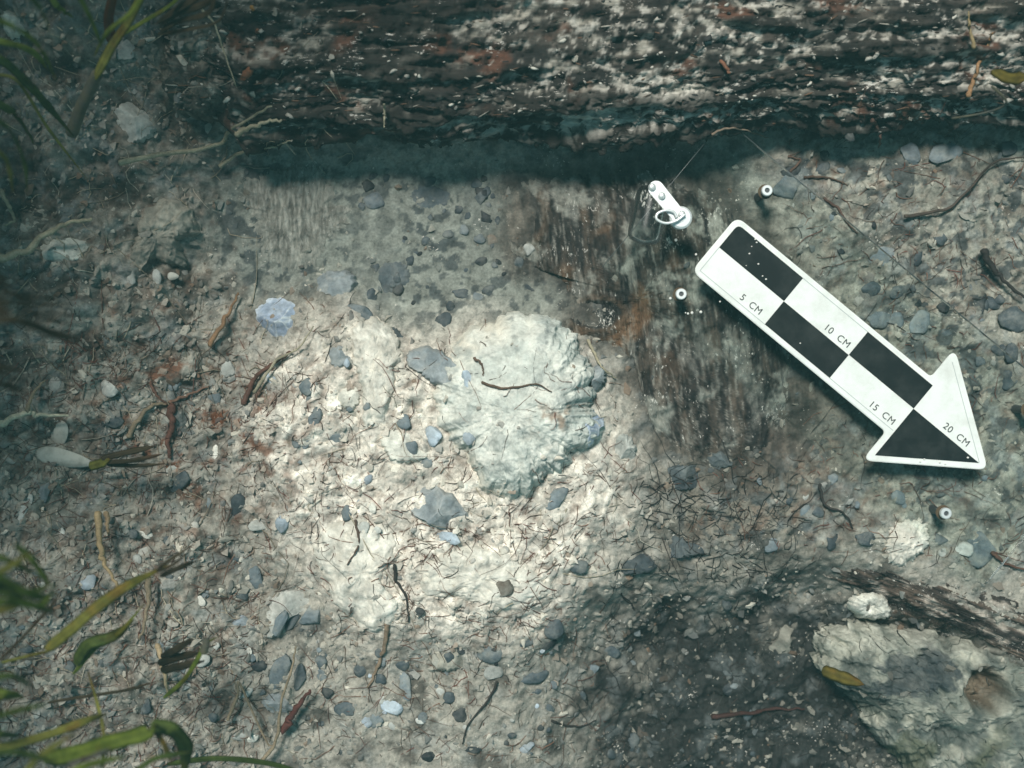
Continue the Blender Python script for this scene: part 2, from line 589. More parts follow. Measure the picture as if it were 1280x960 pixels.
    gr = sm(0.05, 0.3, fbm(x * 52, y * 52, 91.0, 4, 0.6))            # grey-blue marl
    col = lerp(col, np.array([0.22, 0.25, 0.25]), 0.5 * gr * (0.5 + 0.5 * rough_left + 0.3 * ri) * (1 - 0.5 * mo) * (1 - fl))
    return h, col


GX, GY = np.meshgrid(XS, YS)
GZ, GC = seabed_fields(GX, GY)
V = np.stack([GX, GY, GZ], -1).reshape(-1, 3)
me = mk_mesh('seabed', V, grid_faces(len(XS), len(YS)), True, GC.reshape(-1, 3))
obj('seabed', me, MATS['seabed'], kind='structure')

i0, j0 = len(ext), len(ext)
HT = GZ[j0:j0 + len(YF), i0:i0 + len(XF)].copy()       # top of whatever lies there, on the fine grid


def look(H, x, y):
    i = np.clip(np.round((np.asarray(x) - XF[0]) / STEP).astype(int), 0, len(XF) - 1)
    j = np.clip(np.round((np.asarray(y) - YF[0]) / STEP).astype(int), 0, len(YF) - 1)
    return H[j, i]


def cover(V):
    """raise the height record where a new thing lies"""
    V = np.asarray(V)
    i = np.round((V[:, 0] - XF[0]) / STEP).astype(int)
    j = np.round((V[:, 1] - YF[0]) / STEP).astype(int)
    ok = (i >= 0) & (i < len(XF)) & (j >= 0) & (j < len(YF))
    np.maximum.at(HT, (j[ok], i[ok]), V[ok, 2])


def on(px, py, H=None, dz=0.0):
    """point of the top surface that the photograph shows at (px, py)"""
    H = HT if H is None else H
    px, py = np.asarray(px, float), np.asarray(py, float)
    z = np.zeros(px.shape)
    for _ in range(5):
        k = PPM * CAM_Z / (CAM_Z - z)
        x, y = (px - 640) / k, (480 - py) / k
        z = look(H, x, y) + dz
    return np.stack([x, y, z], -1)


def at(px, py, z):
    k = PPM * CAM_Z / (CAM_Z - z)
    return np.stack(np.broadcast_arrays((np.asarray(px, float) - 640) / k, (480 - np.asarray(py, float)) / k, z), -1)


# ------------------------------------------------------------------ lumps, slabs and the big log
H0 = HT.copy()


def mound(name, outline, H, mat, colf, label, cat, p=2.6, q=0.6, rings=60, segs=200, disp=((60, .003), (240, .001)), ragged=3.0,
          sink=0.004, base=None, follow=0.0, grain=None, facets=0, seed=1, tilt=(0, 0), under=0.9, group=None, name_part=None):
    """a solid body with the outline the photograph shows, its own height and a rough surface"""
    O = spline(outline, segs, True)
    a = np.arange(segs) * 2 * math.pi / segs
    rg = fbm(np.cos(a) * 6 + seed * 7.1, np.sin(a) * 6, seed * 1.7, 4, 0.6)
    cpx = O.mean(0)
    d = O - cpx
    O = cpx + d * (1 + ragged * rg / np.linalg.norm(d, axis=1))[:, None]
    c0 = on(*cpx, H=H0)
    zb = c0[2] - sink if base is None else base
    s = np.sin(np.linspace(0, 1, rings) * math.pi / 2) ** 0.9
    s = np.concatenate([s, [0.985, 0.95, under]])
    zz = np.maximum(0, 1 - np.minimum(s, 1) ** p) ** q
    zz[-3:] = [-0.15, -0.5, -1.0]
    zmid = zb + H * 0.5
    ow = at(O[:, 0], O[:, 1], zmid)[:, :2]
    cw = ow.mean(0)
    X = cw[0] + (ow[None, :, 0] - cw[0]) * s[:, None]
    Y = cw[1] + (ow[None, :, 1] - cw[1]) * s[:, None]
    prof = zz[:, None] + 0 * X
    if follow:
        hb = look(H0, X, Y)
        hb = c0[2] + (hb - c0[2]) * follow
        zb2 = hb - sink
    else:
        zb2 = zb + 0 * X
    R = np.hypot(X - cw[0], Y - cw[1]).max()
    top = H * (1 + tilt[0] * (X - cw[0]) / R + tilt[1] * (Y - cw[1]) / R)
    Z = zb2 + np.where(prof >= 0, prof * top, prof * max(sink * 3, 0.012))
    if facets:
        r = np.random.default_rng(seed)
        low2 = np.full(Z.shape, 9.0)
        for k in range(facets):
            th = r.uniform(0, 6.28)
            sl = r.uniform(0.15, 1.5) * H / R
            off = zb + H * r.uniform(0.66, 1.05)
            Zk = off + sl * ((X - cw[0]) * math.cos(th) + (Y - cw[1]) * math.sin(th))
            low2 = np.minimum(low2, np.maximum(Z, Zk))
            Z = np.minimum(Z, Zk)
    ridge = np.exp(-((low2 - Z) / 0.0004) ** 2) if facets else 0 * Z
    live = (s < 0.999)[:, None] * np.where(prof < 0, 0.3, 1.0) * np.ones_like(X)
    for f, amp in disp:
        Z = Z + amp * fbm(X * f + seed, Y * f, Z * f * 0.6 + seed * 3.1, 4, 0.55) * live
        X = X + amp * 0.6 * fbm(X * f, Y * f + 5, Z * f + seed, 3) * live
    if grain is not None:
        Z = Z + grain(X, Y) * live
    V = np.stack([X, Y, Z], -1).reshape(-1, 3)
    C = colf(X, Y, Z, s[:, None] + 0 * X)
    if facets > 7: C = mixc(C, np.minimum(C.max((0, 1)) * 1.15, 0.7), 0.7 * ridge)
    me = mk_mesh(name, V, grid_faces(segs, len(s), True)[:, ::-1], True, C.reshape(-1, 3))
    cover(V[: rings * segs])
    return obj(name, me, MATS[mat], None, label, cat, group)


def mixc(a, b, t):
    return np.asarray(a) + (np.asarray(b) - np.asarray(a)) * np.asarray(t)[..., None]


# the log along the top: bark gone, fibres running along it, crusted with silt
def build_log():
    u = np.concatenate([np.arange(-0.200, 0.335, 0.0011), 0.335 + np.cumsum(0.003 * 1.25 ** np.arange(13))])
    prof = spline([(0.215, -0.03), (0.185, -0.012), (0.170, 0.004), (0.158, 0.017), (0.154, 0.027), (0.157, 0.037), (0.166, 0.046), (0.181, 0.054),
                   (0.205, 0.061), (0.235, 0.065), (0.27, 0.064), (0.305, 0.056), (0.335, 0.042), (0.35, 0.02), (0.35, -0.01)], 330)
    U, K = np.meshgrid(u, np.arange(len(prof)))
    Yp, Zp = prof[K, 0], prof[K, 1]
    T = np.gradient(prof, axis=0)
    N = np.stack([-T[:, 1], T[:, 0]], -1)
    N /= np.linalg.norm(N, axis=1)[:, None]
    N = -N if N[100, 1] > 0 else N
    arc = np.concatenate([[0], np.cumsum(np.linalg.norm(np.diff(prof, axis=0), axis=1))])[K]
    wav = 0.010 * fbm(U * 5, arc * 3, 0.3, 3)
    A = arc + 0.006 * fbm(U * 9, arc * 14, 2.0, 3) + 0.0022 * fbm(U * 60, arc * 60, 2.7, 3)
    Yp = Yp - 0.009 * sm(0.16, 0.05, U) * sm(0.235, 0.16, Yp)
    g1 = fbm(U * 10, A * 120, 5.0, 4, 0.6, ridged=True)
    g2 = fbm(U * 26, A * 330, 7.0, 3, 0.6)
    crust = sm(-0.02, 0.32, fbm(U * 30, A * 62, 11.0, 5, 0.6) + 0.10 * sm(0.02, 0.04, Zp) - 0.02 + 0.10 * blob(U, A, 0.08, 0.10, 0.16, 0.12))
    big = fbm(U * 16, A * 28, 15.0, 3)
    split = sm(0.10, 0.22, fbm(U * 7, A * 75, 19.0, 3, 0.5))
    pit = sm(0.12, 0.34, fbm(U * 90, A * 230, 51.0, 4, 0.6))
    nub = sm(0.05, 0.35, fbm(U * 130, A * 240, 57.0, 3, 0.6))
    lay = fbm(U * 6, A * 48, 67.0, 3, 0.55, ridged=True)
    d = -0.0034 * pit + 0.0026 * nub + 0.0030 * (lay - .5) + 0.007 * big + 0.6 * wav + 0.0030 * (g1 - .4) + 0.0018 * g2 + crust * (0.0035 + 0.0035 * fbm(U * 120, A * 150, 3.0, 3)) - 0.006 * split
    endt = 1 - sm(-0.150, -0.200, U)                       # ragged decayed end
    endt = np.clip(endt + 0.5 * fbm(U * 30, A * 40, 25.0, 3) * sm(-0.13, -0.17, U), 0, 1)
    yc, zc = 0.25, 0.02
    Y = Yp + N[K, 0] * d
    Z = Zp + N[K, 1] * d
    Y = yc + (Y - yc) * (0.25 + 0.75 * endt ** 0.5)
    Z = zc + (Z - zc) * (0.10 + 0.90 * endt ** 0.6)
    X = U + 0.02 * fbm(Y * 30, Z * 30, 1.0, 3) * sm(-0.12, -0.19, U)
    wood = mixc((0.019, 0.018, 0.017), (0.056, 0.048, 0.041), sm(-0.1, 0.35, fbm(U * 18, A * 90, 31.0, 4)))
    C = mixc(wood, (0.13, 0.058, 0.036), 0.7 * sm(0.14, 0.32, fbm(U * 28, A * 46, 37.0, 4)))
    C = mixc(C, (0.43, 0.405, 0.345), 0.8 * crust * sm(-0.05, 0.25, fbm(U * 60, A * 170, 43.0, 4, 0.6)))
    fl2 = sm(0.06, 0.24, fbm(U * 110, A * 170, 61.0, 5, 0.7) + 0.10 * crust - 0.05 + 0.42 * (fbm(U * 9, A * 26, 65.0, 4) - 0.06) + 0.13 * blob(U, A, 0.10, 0.10, 0.10, 0.06) + 0.10 * blob(U, A, 0.25, 0.12, 0.08, 0.05))
    C = mixc(C, (0.50, 0.475, 0.42), 0.9 * fl2 * (1 - 0.6 * pit) * (0.45 + 0.55 * sm(-0.08, 0.10, U)))
    C = mixc(C, (0.015, 0.014, 0.013), 0.8 * pit * (1 - 0.7 * fl2))
    C = mixc(C, (0.018, 0.016, 0.014), 0.85 * split)
    C = mixc(C, (0.024, 0.025, 0.022), sm(0.034, 0.018, Zp) * 0.9)       # darkened towards the underside
    V = np.stack([X, Y, Z], -1).reshape(-1, 3)
    me = mk_mesh('log', V, grid_faces(len(u), len(prof)), True, C.reshape(-1, 3))
    cover(V)
    return obj('log', me, MATS['log_wood'], None, 'long dark waterlogged log with horizontal fibres and pale silt crust along the top', 'log')


build_log()


def grain_up(freq, amp, lean=0.0, stretch=14):
    def f(X, Y):
        g = X + lean * Y
        return amp * (fbm(g * freq, Y * freq / stretch, 2.0, 4, 0.6, ridged=True) - 0.45)
    return f


def plank_col(X, Y, Z, s):
    px, py = to_px(X, Y, 0.0)
    g = X + 0.12 * Y
    c = mixc((0.022, 0.021, 0.020), (0.080, 0.064, 0.050), sm(-0.2, 0.35, fbm(g * 130, Y * 26, 3.0, 5, 0.62)))
    c = mixc(c, (0.20, 0.195, 0.17), 0.7 * sm(0.10, 0.3, fbm(g * 420, Y * 70, 83.0, 4, 0.6)))
    c = mixc(c, (0.014, 0.014, 0.014), 0.8 * sm(0.08, 0.3, fbm(g * 300, Y * 45, 87.0, 4, 0.6)))
    t = sm(0.02, 0.3, fbm(X * 34, Y * 24, 6.0, 4)) * blob(px, py, 770, 370, 130, 190)
    c = mixc(c, (0.17, 0.095, 0.048), 0.75 * t)
    c = mixc(c, (0.013, 0.014, 0.014), 0.85 * sm(0.10, 0.28, fbm(X * 30, Y * 26, 95.0, 4, 0.6)))
    t = sm(0.05, 0.28, fbm(g * 80, Y * 26, 9.0, 5, 0.62)) * (0.4 + 0.6 * sm(780, 900, px) * sm(420, 300, py))
    c = mixc(c, (0.34, 0.34, 0.30), 0.8 * t)
    for kx, ky, rx, ry in ((745, 393, 30, 17), (652, 268, 24, 36)):             # knots
        d = np.hypot((px - kx) / rx, (py - ky) / ry)
        c = mixc(c, (0.022, 0.023, 0.023), sm(1.1, 0.75, d) * 0.9)
        c = mixc(c, (0.10, 0.068, 0.044), sm(1.0, 1.15, d) * sm(1.6, 1.2, d) * 0.5)
    n = fbm(X * 38, Y * 38, 71.0, 5, 0.62)
    c = mixc(c, (0.23, 0.235, 0.205), 0.85 * sm(0.10, 0.30, n))
    c = mixc(c, (0.22, 0.222, 0.194), 0.7 * sm(0.86, 1.05, s + 0.5 * n))
    return c


def knots(X, Y):
    px, py = to_px(X, Y, 0.0)
    z = grain_up(190, 0.0020, 0.12, 12)(X, Y) + grain_up(480, 0.0011, 0.12, 7)(X, Y)
    for kx, ky, rx, ry in ((745, 393, 30, 17), (652, 268, 24, 36)):
        d = np.hypot((px - kx) / rx, (py - ky) / ry)
        z = z - 0.0035 * sm(1.1, 0.7, d) + 0.0015 * np.exp(-((d - 1.25) / 0.25) ** 2)
    return z


mound('timber_slab', TIMBER,
      0.0075, 'plank_wood', plank_col, 'flat dark brown timber with upright grain and two knots under the arrow tail', 'timber', p=4, q=0.9, rings=170, segs=520,
      disp=((26, .0035), (110, .0022)), ragged=12, sink=0.0040, follow=0.9, grain=knots, seed=3)


def greywood_col(X, Y, Z, s):
    c = mixc((0.15, 0.15, 0.13), (0.30, 0.30, 0.265), sm(-0.25, 0.3, fbm(X * 430, Y * 95, 3.0, 4, 0.6)))
    c = mixc(c, (0.08, 0.08, 0.07), 0.75 * sm(0.12, 0.35, fbm(X * 150, Y * 70, 7.0, 5, 0.65)))
    return mixc(c, (0.255, 0.26, 0.228), sm(0.55, 0.95, s + 0.5 * fbm(X * 45, Y * 45, 9.0, 4, 0.6)))


mound('wood_fragment', [(296, 232), (330, 208), (392, 200), (428, 240), (440, 285), (410, 318), (385, 345), (330, 335), (318, 285)],
      0.0045, 'grey_wood', greywood_col, 'pale grey fibrous wood fragment silted over in the trench floor', 'wood', p=4, q=0.9, rings=110, segs=320,
      disp=((40, .002), (150, .0016)), ragged=20, sink=0.002, follow=0.95, grain=grain_up(420, 0.0014, 0.0, 5), seed=5)


def fibre_col(X, Y, Z, s):
    g = Y + 0.42 * X
    c = mixc((0.03, 0.026, 0.024), (0.12, 0.09, 0.07), sm(-0.1, 0.35, fbm(X * 18, g * 170, 3.0, 4)))
    return mixc(c, (0.40, 0.36, 0.31), 0.85 * sm(0.04, 0.25, fbm(X * 45, g * 120, 7.0, 5, 0.6)))


mound('peat_ridge', [(1010, 712), (1060, 702), (1130, 712), (1200, 726), (1290, 745), (1360, 780), (1360, 850), (1280, 830), (1220, 800), (1140, 778), (1075, 745)],
      0.008, 'plank_wood', fibre_col, 'dark fibrous peat ridge slanting above the large pale rock', 'peat', p=4, q=0.7, rings=70, segs=260,
      disp=((40, .004), (150, .0025)), ragged=24, sink=0.006, follow=0.85,
      grain=lambda X, Y: 0.003 * (fbm(X * 14, (Y + 0.42 * X) * 190, 2.0, 4, 0.6, ridged=True) - 0.45), seed=7)


def lump_col(X, Y, Z, s):
    px, py = to_px(X, Y, 0.03)
    c = mixc((0.50, 0.525, 0.48), (0.63, 0.635, 0.575), sm(-0.2, 0.25, fbm(X * 60, Y * 60, 3.0, 4)))
    c = mixc(c, (0.62, 0.58, 0.49), sm(0.7, 1.0, s + 0.3 * fbm(X * 60, Y * 60, 33.0, 3)) * sm(700, 600, px))
    c = mixc(c, (0.27, 0.30, 0.285), 0.6 * sm(0.10, 0.26, fbm(X * 75, Y * 75, 13.0, 5, 0.62)))
    c = mixc(c, (0.13, 0.14, 0.14), 0.85 * sm(0.16, 0.30, fbm(X * 110, Y * 110, 19.0, 4, 0.6)) * blob(px, py, 680, 405, 110, 50))
    c = mixc(c, (0.30, 0.21, 0.15), 0.8 * sm(0.04, 0.3, fbm(X * 85, Y * 85, 23.0, 5, 0.6)) * blob(px, py, 700, 525, 70, 60))
    return c


mound('concretion', [(548, 440), (606, 398), (680, 393), (718, 420), (740, 455), (744, 500), (752, 540), (724, 574), (694, 602), (662, 624), (632, 630), (600, 615), (575, 575), (545, 540), (535, 500), (538, 465)],
      0.030, 'crust', lump_col, 'big rounded pale green-grey clay lump in the middle of the picture', 'lump', p=3.2, q=0.62, rings=110, segs=330,
      disp=((24, .007), (70, .0036), (190, .0022), (420, .0012)), ragged=20, sink=0.010, seed=9, tilt=(0.30, -0.30), under=0.86)


def rock_col(X, Y, Z, s):
    px, py = to_px(X, Y, 0.0)
    c = mixc((0.16, 0.175, 0.15), (0.34, 0.34, 0.285), sm(-0.25, 0.3, fbm(X * 40, Y * 55, 3.0, 4)))
    c = mixc(c, (0.06, 0.075, 0.07), 0.85 * sm(-0.02, 0.22, fbm(X * 48, Y * 48, 17.0, 5, 0.65) + 0.16 * sm(840, 930, py) - 0.10 * sm(840, 800, py)))  # dark patches, denser towards the foot where shade is put into the colour
    c = mixc(c, (0.035, 0.045, 0.05), 0.9 * sm(1.15, 0.75, np.hypot((px - 1150) / 48, (py - 845) / 32) + 1.6 * fbm(X * 70, Y * 70, 5.0, 5, 0.65)))
    c = mixc(c, (0.11, 0.075, 0.045), 0.8 * sm(1.2, 0.6, np.hypot((px - 1238) / 30, (py - 868) / 26) + 0.8 * fbm(X * 70, Y * 70, 9.0, 4)))
    c = mixc(c, (0.46, 0.455, 0.39), 0.7 * sm(835, 800, py) * sm(-0.25, 0.2, fbm(X * 90, Y * 90, 39.0, 4)))  # upper edge lightened to paint in the light that falls on it
    c = mixc(c, (0.10, 0.105, 0.05), 0.5 * sm(0.0, 0.25, fbm(X * 30, Y * 30, 27.0, 4)) * sm(880, 940, py))
    return c


def rock_dents(X, Y):
    px, py = to_px(X, Y, 0.0)
    z = 0 * X
    for cx, cy, rx, ry, dp in ((1238, 868, 32, 28, 0.024), (1150, 840, 42, 24, 0.007), (1090, 900, 30, 22, 0.006), (1195, 930, 24, 22, 0.010)):
        d = np.hypot((px - cx) / rx, (py - cy) / ry) + 0.25 * fbm(X * 60, Y * 60, cx, 3)
        z = z - dp * sm(1.1, 0.45, d)
    c, cv = cells(X * 95 + fbm(X * 60, Y * 60, 1.0, 3), Y * 95 + fbm(X * 60, Y * 60, 2.0, 3), 21)
    z = z - 0.0035 * sm(0.42, 0.12, c) * (cv > 0.45)
    c, cv = cells(X * 260, Y * 260, 23)
    return z - 0.0012 * sm(0.45, 0.1, c) * (cv > 0.4)


mound('rock', [(1030, 800), (1075, 782), (1140, 788), (1215, 800), (1290, 818), (1370, 870), (1380, 980), (1300, 1040), (1200, 1020), (1130, 960), (1085, 905), (1055, 862), (1025, 838)],
      0.042, 'rock', rock_col, 'large pale grey-green rock with hollows below the peat ridge', 'rock', p=3.0, q=0.55, rings=110, segs=300,
      disp=((22, .012), (70, .0075), (200, .003), (420, .0012)), ragged=20, sink=0.02, base=-0.045, seed=13, tilt=(0.1, 0.3), grain=rock_dents)


def rubble_col(X, Y, Z, s):
    c = mixc((0.045, 0.042, 0.036), (0.15, 0.14, 0.115), sm(-0.2, 0.3, fbm(X * 60, Y * 60, 3.0, 5, 0.65)))
    return mixc(c, (0.30, 0.29, 0.25), 0.8 * sm(0.14, 0.32, fbm(X * 85, Y * 85, 13.0, 5, 0.65)))


for k, (o, h, b, lab) in enumerate([
        ([(205, 20), (240, -10), (290, 5), (300, 45), (270, 75), (225, 70)], .020, .040, 'dark rubbly clod at the top edge over the decayed log end'),
        ([(195, 75), (235, 62), (285, 78), (300, 112), (262, 140), (215, 130)], .022, .026, 'dark crumbly clod under the decayed log end beside the pale triangular stone'),
        ([(280, 88), (318, 82), (350, 105), (338, 132), (300, 138)], .016, .030, 'grey silty clod on the lower corner of the log end')]):
    mound('clod', o, h, 'rock', rubble_col, lab, 'clod', p=2.6, q=0.6, rings=60, segs=170, disp=((35, .010), (90, .007), (220, .003)), ragged=16,
          sink=0.02, base=b, seed=60 + k)


def flint_col(c1, c2, rim, f=45, rimw=0.82):
    def g(X, Y, Z, s):
        c = mixc(c1, c2, sm(-0.25, 0.3, fbm(X * f, Y * f, 3.0, 4)))
        e = 1 - np.abs(fbm(X * 70, Y * 70, 11.0, 3)) * 5
        c = mixc(c, rim, 0.75 * np.clip(e, 0, 1) ** 2 * 0.5)
        c = c * (1 + 0.5 * fbm(X * 160, Y * 160, 27.0, 4, 0.65))[..., None]
        return mixc(c, rim, sm(rimw, 0.97, s + 0.35 * fbm(X * 70, Y * 70, 7.0, 4)) * 0.4)
    return g


DULL = flint_col((0.075, 0.095, 0.105), (0.12, 0.14, 0.15), (0.18, 0.19, 0.18))
BLUE = flint_col((0.24, 0.30, 0.40), (0.36, 0.44, 0.55), (0.66, 0.72, 0.76))
SLATE = flint_col((0.19, 0.22, 0.235), (0.27, 0.30, 0.31), (0.40, 0.40, 0.37))
PALE = flint_col((0.30, 0.32, 0.30), (0.46, 0.46, 0.42), (0.52, 0.51, 0.46))
WHITE = flint_col((0.52, 0.52, 0.46), (0.66, 0.65, 0.58), (0.70, 0.69, 0.6))
DARK = flint_col((0.035, 0.045, 0.052), (0.075, 0.092, 0.10), (0.10, 0.11, 0.11))
CLOD = flint_col((0.20, 0.195, 0.165), (0.32, 0.31, 0.26), (0.26, 0.24, 0.2))

BIG = [  # outline, height, colour, label, name, category, facets
    ([(316, 383), (330, 370), (352, 372), (372, 384), (391, 398), (388, 412), (372, 426), (345, 428), (325, 420), (316, 405)], .020, BLUE, 'pale blue flint with white edges at the head of the pale mound', 'flint', 'flint', 6),
    ([(508, 440), (535, 432), (562, 446), (578, 468), (570, 484), (545, 482), (525, 468), (510, 458)], .014, SLATE, 'smooth grey flint lying against the top corner of the clay lump', 'flint', 'flint', 4),
    ([(508, 612), (530, 604), (560, 618), (585, 645), (588, 668), (565, 670), (535, 655), (512, 640)], .016, SLATE, 'broad blue-grey flint below the clay lump on the pale mound', 'flint', 'flint', 5),
    ([(733, 502), (745, 500), (755, 518), (752, 540), (735, 560), (716, 555), (712, 540), (730, 530)], .026, BLUE, 'pale blue broken flint stuck in the lower side of the clay lump', 'flint', 'flint', 5),
    ([(740, 455), (752, 455), (757, 470), (752, 484), (741, 490), (737, 472)], .018, SLATE, 'small grey-blue flint behind the upper edge of the clay lump', 'flint', 'flint', 2),
    ([(765, 545), (785, 543), (796, 560), (794, 580), (778, 586), (764, 570)], .010, PALE, 'speckled pale and grey stone beside the clay lump at the timber foot', 'stone', 'stone', 2),
    ([(505, 240), (520, 228), (545, 228), (566, 242), (562, 258), (540, 266), (518, 260)], .004, DULL, 'largest smooth oval dark stone flush in the trench floor under the log', 'stone', 'stone', -1),
    ([(470, 338), (488, 324), (510, 330), (514, 348), (500, 368), (478, 366)], .005, DULL, 'flat grey stone half silted in the trench floor', 'stone', 'stone', -1),
    ([(388, 348), (410, 338), (438, 340), (444, 358), (425, 372), (398, 366)], .013, SLATE, 'slate-blue stone between the blue flint and the trench floor', 'stone', 'stone', 4),
    ([(470, 415), (490, 408), (504, 420), (500, 438), (480, 436)], .007, DARK, 'dark stone in the shaded notch above the smooth grey flint', 'stone', 'stone', 2),
    ([(636, 352), (652, 344), (672, 350), (674, 370), (660, 378), (645, 366)], .004, DARK, 'near-black angular patch-like stone on the trench floor by the timber edge', 'stone', 'stone', 3),
    ([(826, 590), (850, 580), (880, 584), (890, 600), (866, 612), (838, 610)], .012, DARK, 'wide dark stone below the foot of the upright-grained timber', 'stone', 'stone', 3),
    ([(885, 574), (905, 562), (922, 572), (912, 584), (895, 586)], .009, DARK, 'small dark stone touching the wide dark stone below the timber', 'stone', 'stone', 2),
    ([(770, 700), (785, 688), (808, 692), (825, 706), (808, 718), (780, 718)], .012, DARK, 'black rounded stone on the ledge above the dark hollow', 'stone', 'stone', 3),
    ([(815, 684), (838, 672), (868, 676), (882, 690), (858, 698), (828, 698)], .012, DARK, 'dark blue stone beside the black rounded stone on the ledge', 'stone', 'stone', 3),
    ([(1058, 752), (1070, 738), (1092, 735), (1108, 750), (1114, 772), (1095, 778), (1072, 772)], .022, WHITE, 'round whitish stone perched on the upper edge of the large rock', 'stone', 'stone', -1),
    ([(135, 150), (160, 125), (203, 122), (200, 140), (180, 172), (155, 178)], .020, PALE, 'pale triangular stone in shade near the thick seagrass stem', 'stone', 'stone', 3),
    ([(172, 300), (180, 262), (212, 245), (238, 262), (244, 290), (226, 300), (222, 330), (186, 326), (178, 345), (165, 325)], .014, CLOD, 'dull brownish clay clod at the shaded end of the trench', 'clod', 'clod', 0),
    ([(50, 305), (65, 290), (88, 286), (102, 303), (92, 330), (75, 344), (58, 335)], .016, WHITE, 'white broken shell-like stone under the pale curved root', 'stone', 'stone', 4),
    ([(0, 20), (12, 12), (30, 15), (34, 30), (20, 40), (2, 40)], .014, WHITE, 'white stone in the top corner behind the green blades', 'stone', 'stone', 3),
    ([(1238, 60), (1268, 52), (1300, 70), (1300, 110), (1265, 112), (1240, 92)], .03, PALE, 'pale rounded stone at the end of the log beside the yellow leaf', 'stone', 'stone', 3),
    ([(318, 770), (330, 748), (352, 740), (384, 738), (384, 760), (362, 775), (345, 798), (325, 795)], .012, PALE, 'pale grey shelly stone among thin slate flakes on the lower slope', 'stone', 'stone', 4),
    ([(328, 876), (342, 862), (362, 868), (370, 886), (350, 892), (332, 890)], .012, SLATE, 'fan-shaped grey-blue stone above the dark red twig', 'stone', 'stone', 3),
    ([(536, 815), (560, 802), (588, 812), (585, 832), (560, 842), (540, 838)], .009, CLOD, 'flat greenish-brown stone in the row of slates under the mound', 'stone', 'stone', 3),
    ([(408, 438), (428, 432), (442, 444), (436, 458), (415, 458)], .008, SLATE, 'grey-green oval stone set in the pale mound below the blue flint', 'stone', 'stone', 2),
    ([(422, 488), (438, 478), (450, 490), (446, 512), (430, 514)], .009, WHITE, 'cream white chalk pebble on the brightest side of the mound', 'chalk', 'chalk', 1),
    ([(474, 545), (500, 535), (530, 545), (540, 565), (515, 580), (484, 572)], .010, WHITE, 'flat cream chalk lump between the clay lump and the mound slope', 'chalk', 'chalk', 1),
    ([(1010, 770), (990, 790), (985, 820), (962, 838), (955, 825), (972, 795), (982, 772)], .014, CLOD, 'slanting grey stick-shaped stone beside the pale rock in the hollow', 'stone', 'stone', 2),
]
CREAM = flint_col((0.56, 0.54, 0.475), (0.68, 0.66, 0.585), (0.46, 0.42, 0.35))
BIG += [
    ([(392, 678), (425, 645), (478, 652), (498, 690), (480, 722), (502, 765), (470, 792), (428, 772), (402, 725)], .008, CREAM, 'wide pale clay clod low on the mound beside the dark wavy root', 'clay_clod', 'clod', 0),
    ([(520, 712), (560, 690), (612, 684), (668, 704), (694, 742), (640, 766), (575, 750), (530, 745)], .007, CREAM, 'pale clay clod around the round dark brown pebble', 'clay_clod', 'clod', 0),
    ([(436, 408), (470, 396), (496, 428), (494, 470), (484, 530), (456, 540), (452, 490), (440, 452)], .009, CREAM, 'bright cream clay clod on the crest of the mound', 'clay_clod', 'clod', 0),
    ([(1118, 655), (1150, 648), (1166, 668), (1150, 700), (1118, 708), (1108, 684)], .008, CREAM, 'pale clay clod under the arrow barb above the peat ridge', 'clay_clod', 'clod', 0),
]
for k, (o, h, cf, lab, nm, ct, nf) in enumerate(BIG):
    mound(nm, o, h, 'crust' if nf == 0 else 'rock', cf, lab, ct, p=4.0, q=0.65, rings=40 if nf == 0 else 26, segs=140 if nf == 0 else 72, disp=((40, .004), (90, .003), (240, .0016)) if nf == 0 else ((70, .0016), (220, .0009)),
          ragged=9 if nf == 0 else 7, sink=0.003, facets=nf + 3 if nf > 0 else 0, seed=20 + k, follow=0.6)

BARE = (HT - H0) > 0.0012        # wood, stones and lumps keep clear of loose grit

# ------------------------------------------------------------------ pebbles, one by one
def ico(sub):
    import bmesh
    bm = bmesh.new()
    bmesh.ops.create_icosphere(bm, subdivisions=sub, radius=1.0)
    V = np.array([v.co[:] for v in bm.verts])
    F = np.array([[v.index for v in f.verts] for f in bm.faces])
    bm.free()
    return V, F


IV, IF_ = ico(3)
IV2, IF2 = ico(2)
SHAPES = {}


def pebble_mesh(var, key, small=False):
    k = (var, key, small)
    if k in SHAPES: return SHAPES[k]
    r = np.random.default_rng(100 + var)
    V, F = (IV2, IF2) if small else (IV, IF_)
    P = V * (1 + 0.28 * fbm(V[:, 0] * 1.1 + var * 5, V[:, 1] * 1.1, V[:, 2] * 1.1 + var, 3))[:, None]
    for _ in range(4 + var % 6):
        n = r.normal(size=3)
        n /= np.linalg.norm(n)
        d = P @ n - r.uniform(0.48, 0.8)
        P = P - np.maximum(d, 0)[:, None] * n
    P = P * (1 + 0.10 * fbm(P[:, 0] * 3 + var, P[:, 1] * 3, P[:, 2] * 3, 3))[:, None]
    P[:, :2] /= np.abs(P[:, :2]).max(0)
    me = mk_mesh('pebble', P, F, True)
    me.materials.append(MATS['stone_' + key])
    SHAPES[k] = me
    return me


def pebble(px, py, rx, ry, ang, key, label, group=None, flat=0.6, bury=0.35, name='pebble', cat='pebble', small=False):
    p = on(px, py)
    sc = (CAM_Z - p[2]) / (PPM * CAM_Z)
    o = obj(name, pebble_mesh(random.randrange(14), key, small), None, None, label, cat, group)
    rz = min(rx, ry) * flat * sc
    o.scale = (rx * sc, ry * sc, rz)
    o.rotation_euler = (random.uniform(-.15, .15), random.uniform(-.15, .15), math.radians(-ang))
    o.location = (p[0], p[1], p[2] + rz * (0.6 - bury))
    i = int(round((p[0] - XF[0]) / STEP)); j = int(round((p[1] - YF[0]) / STEP))
    return o


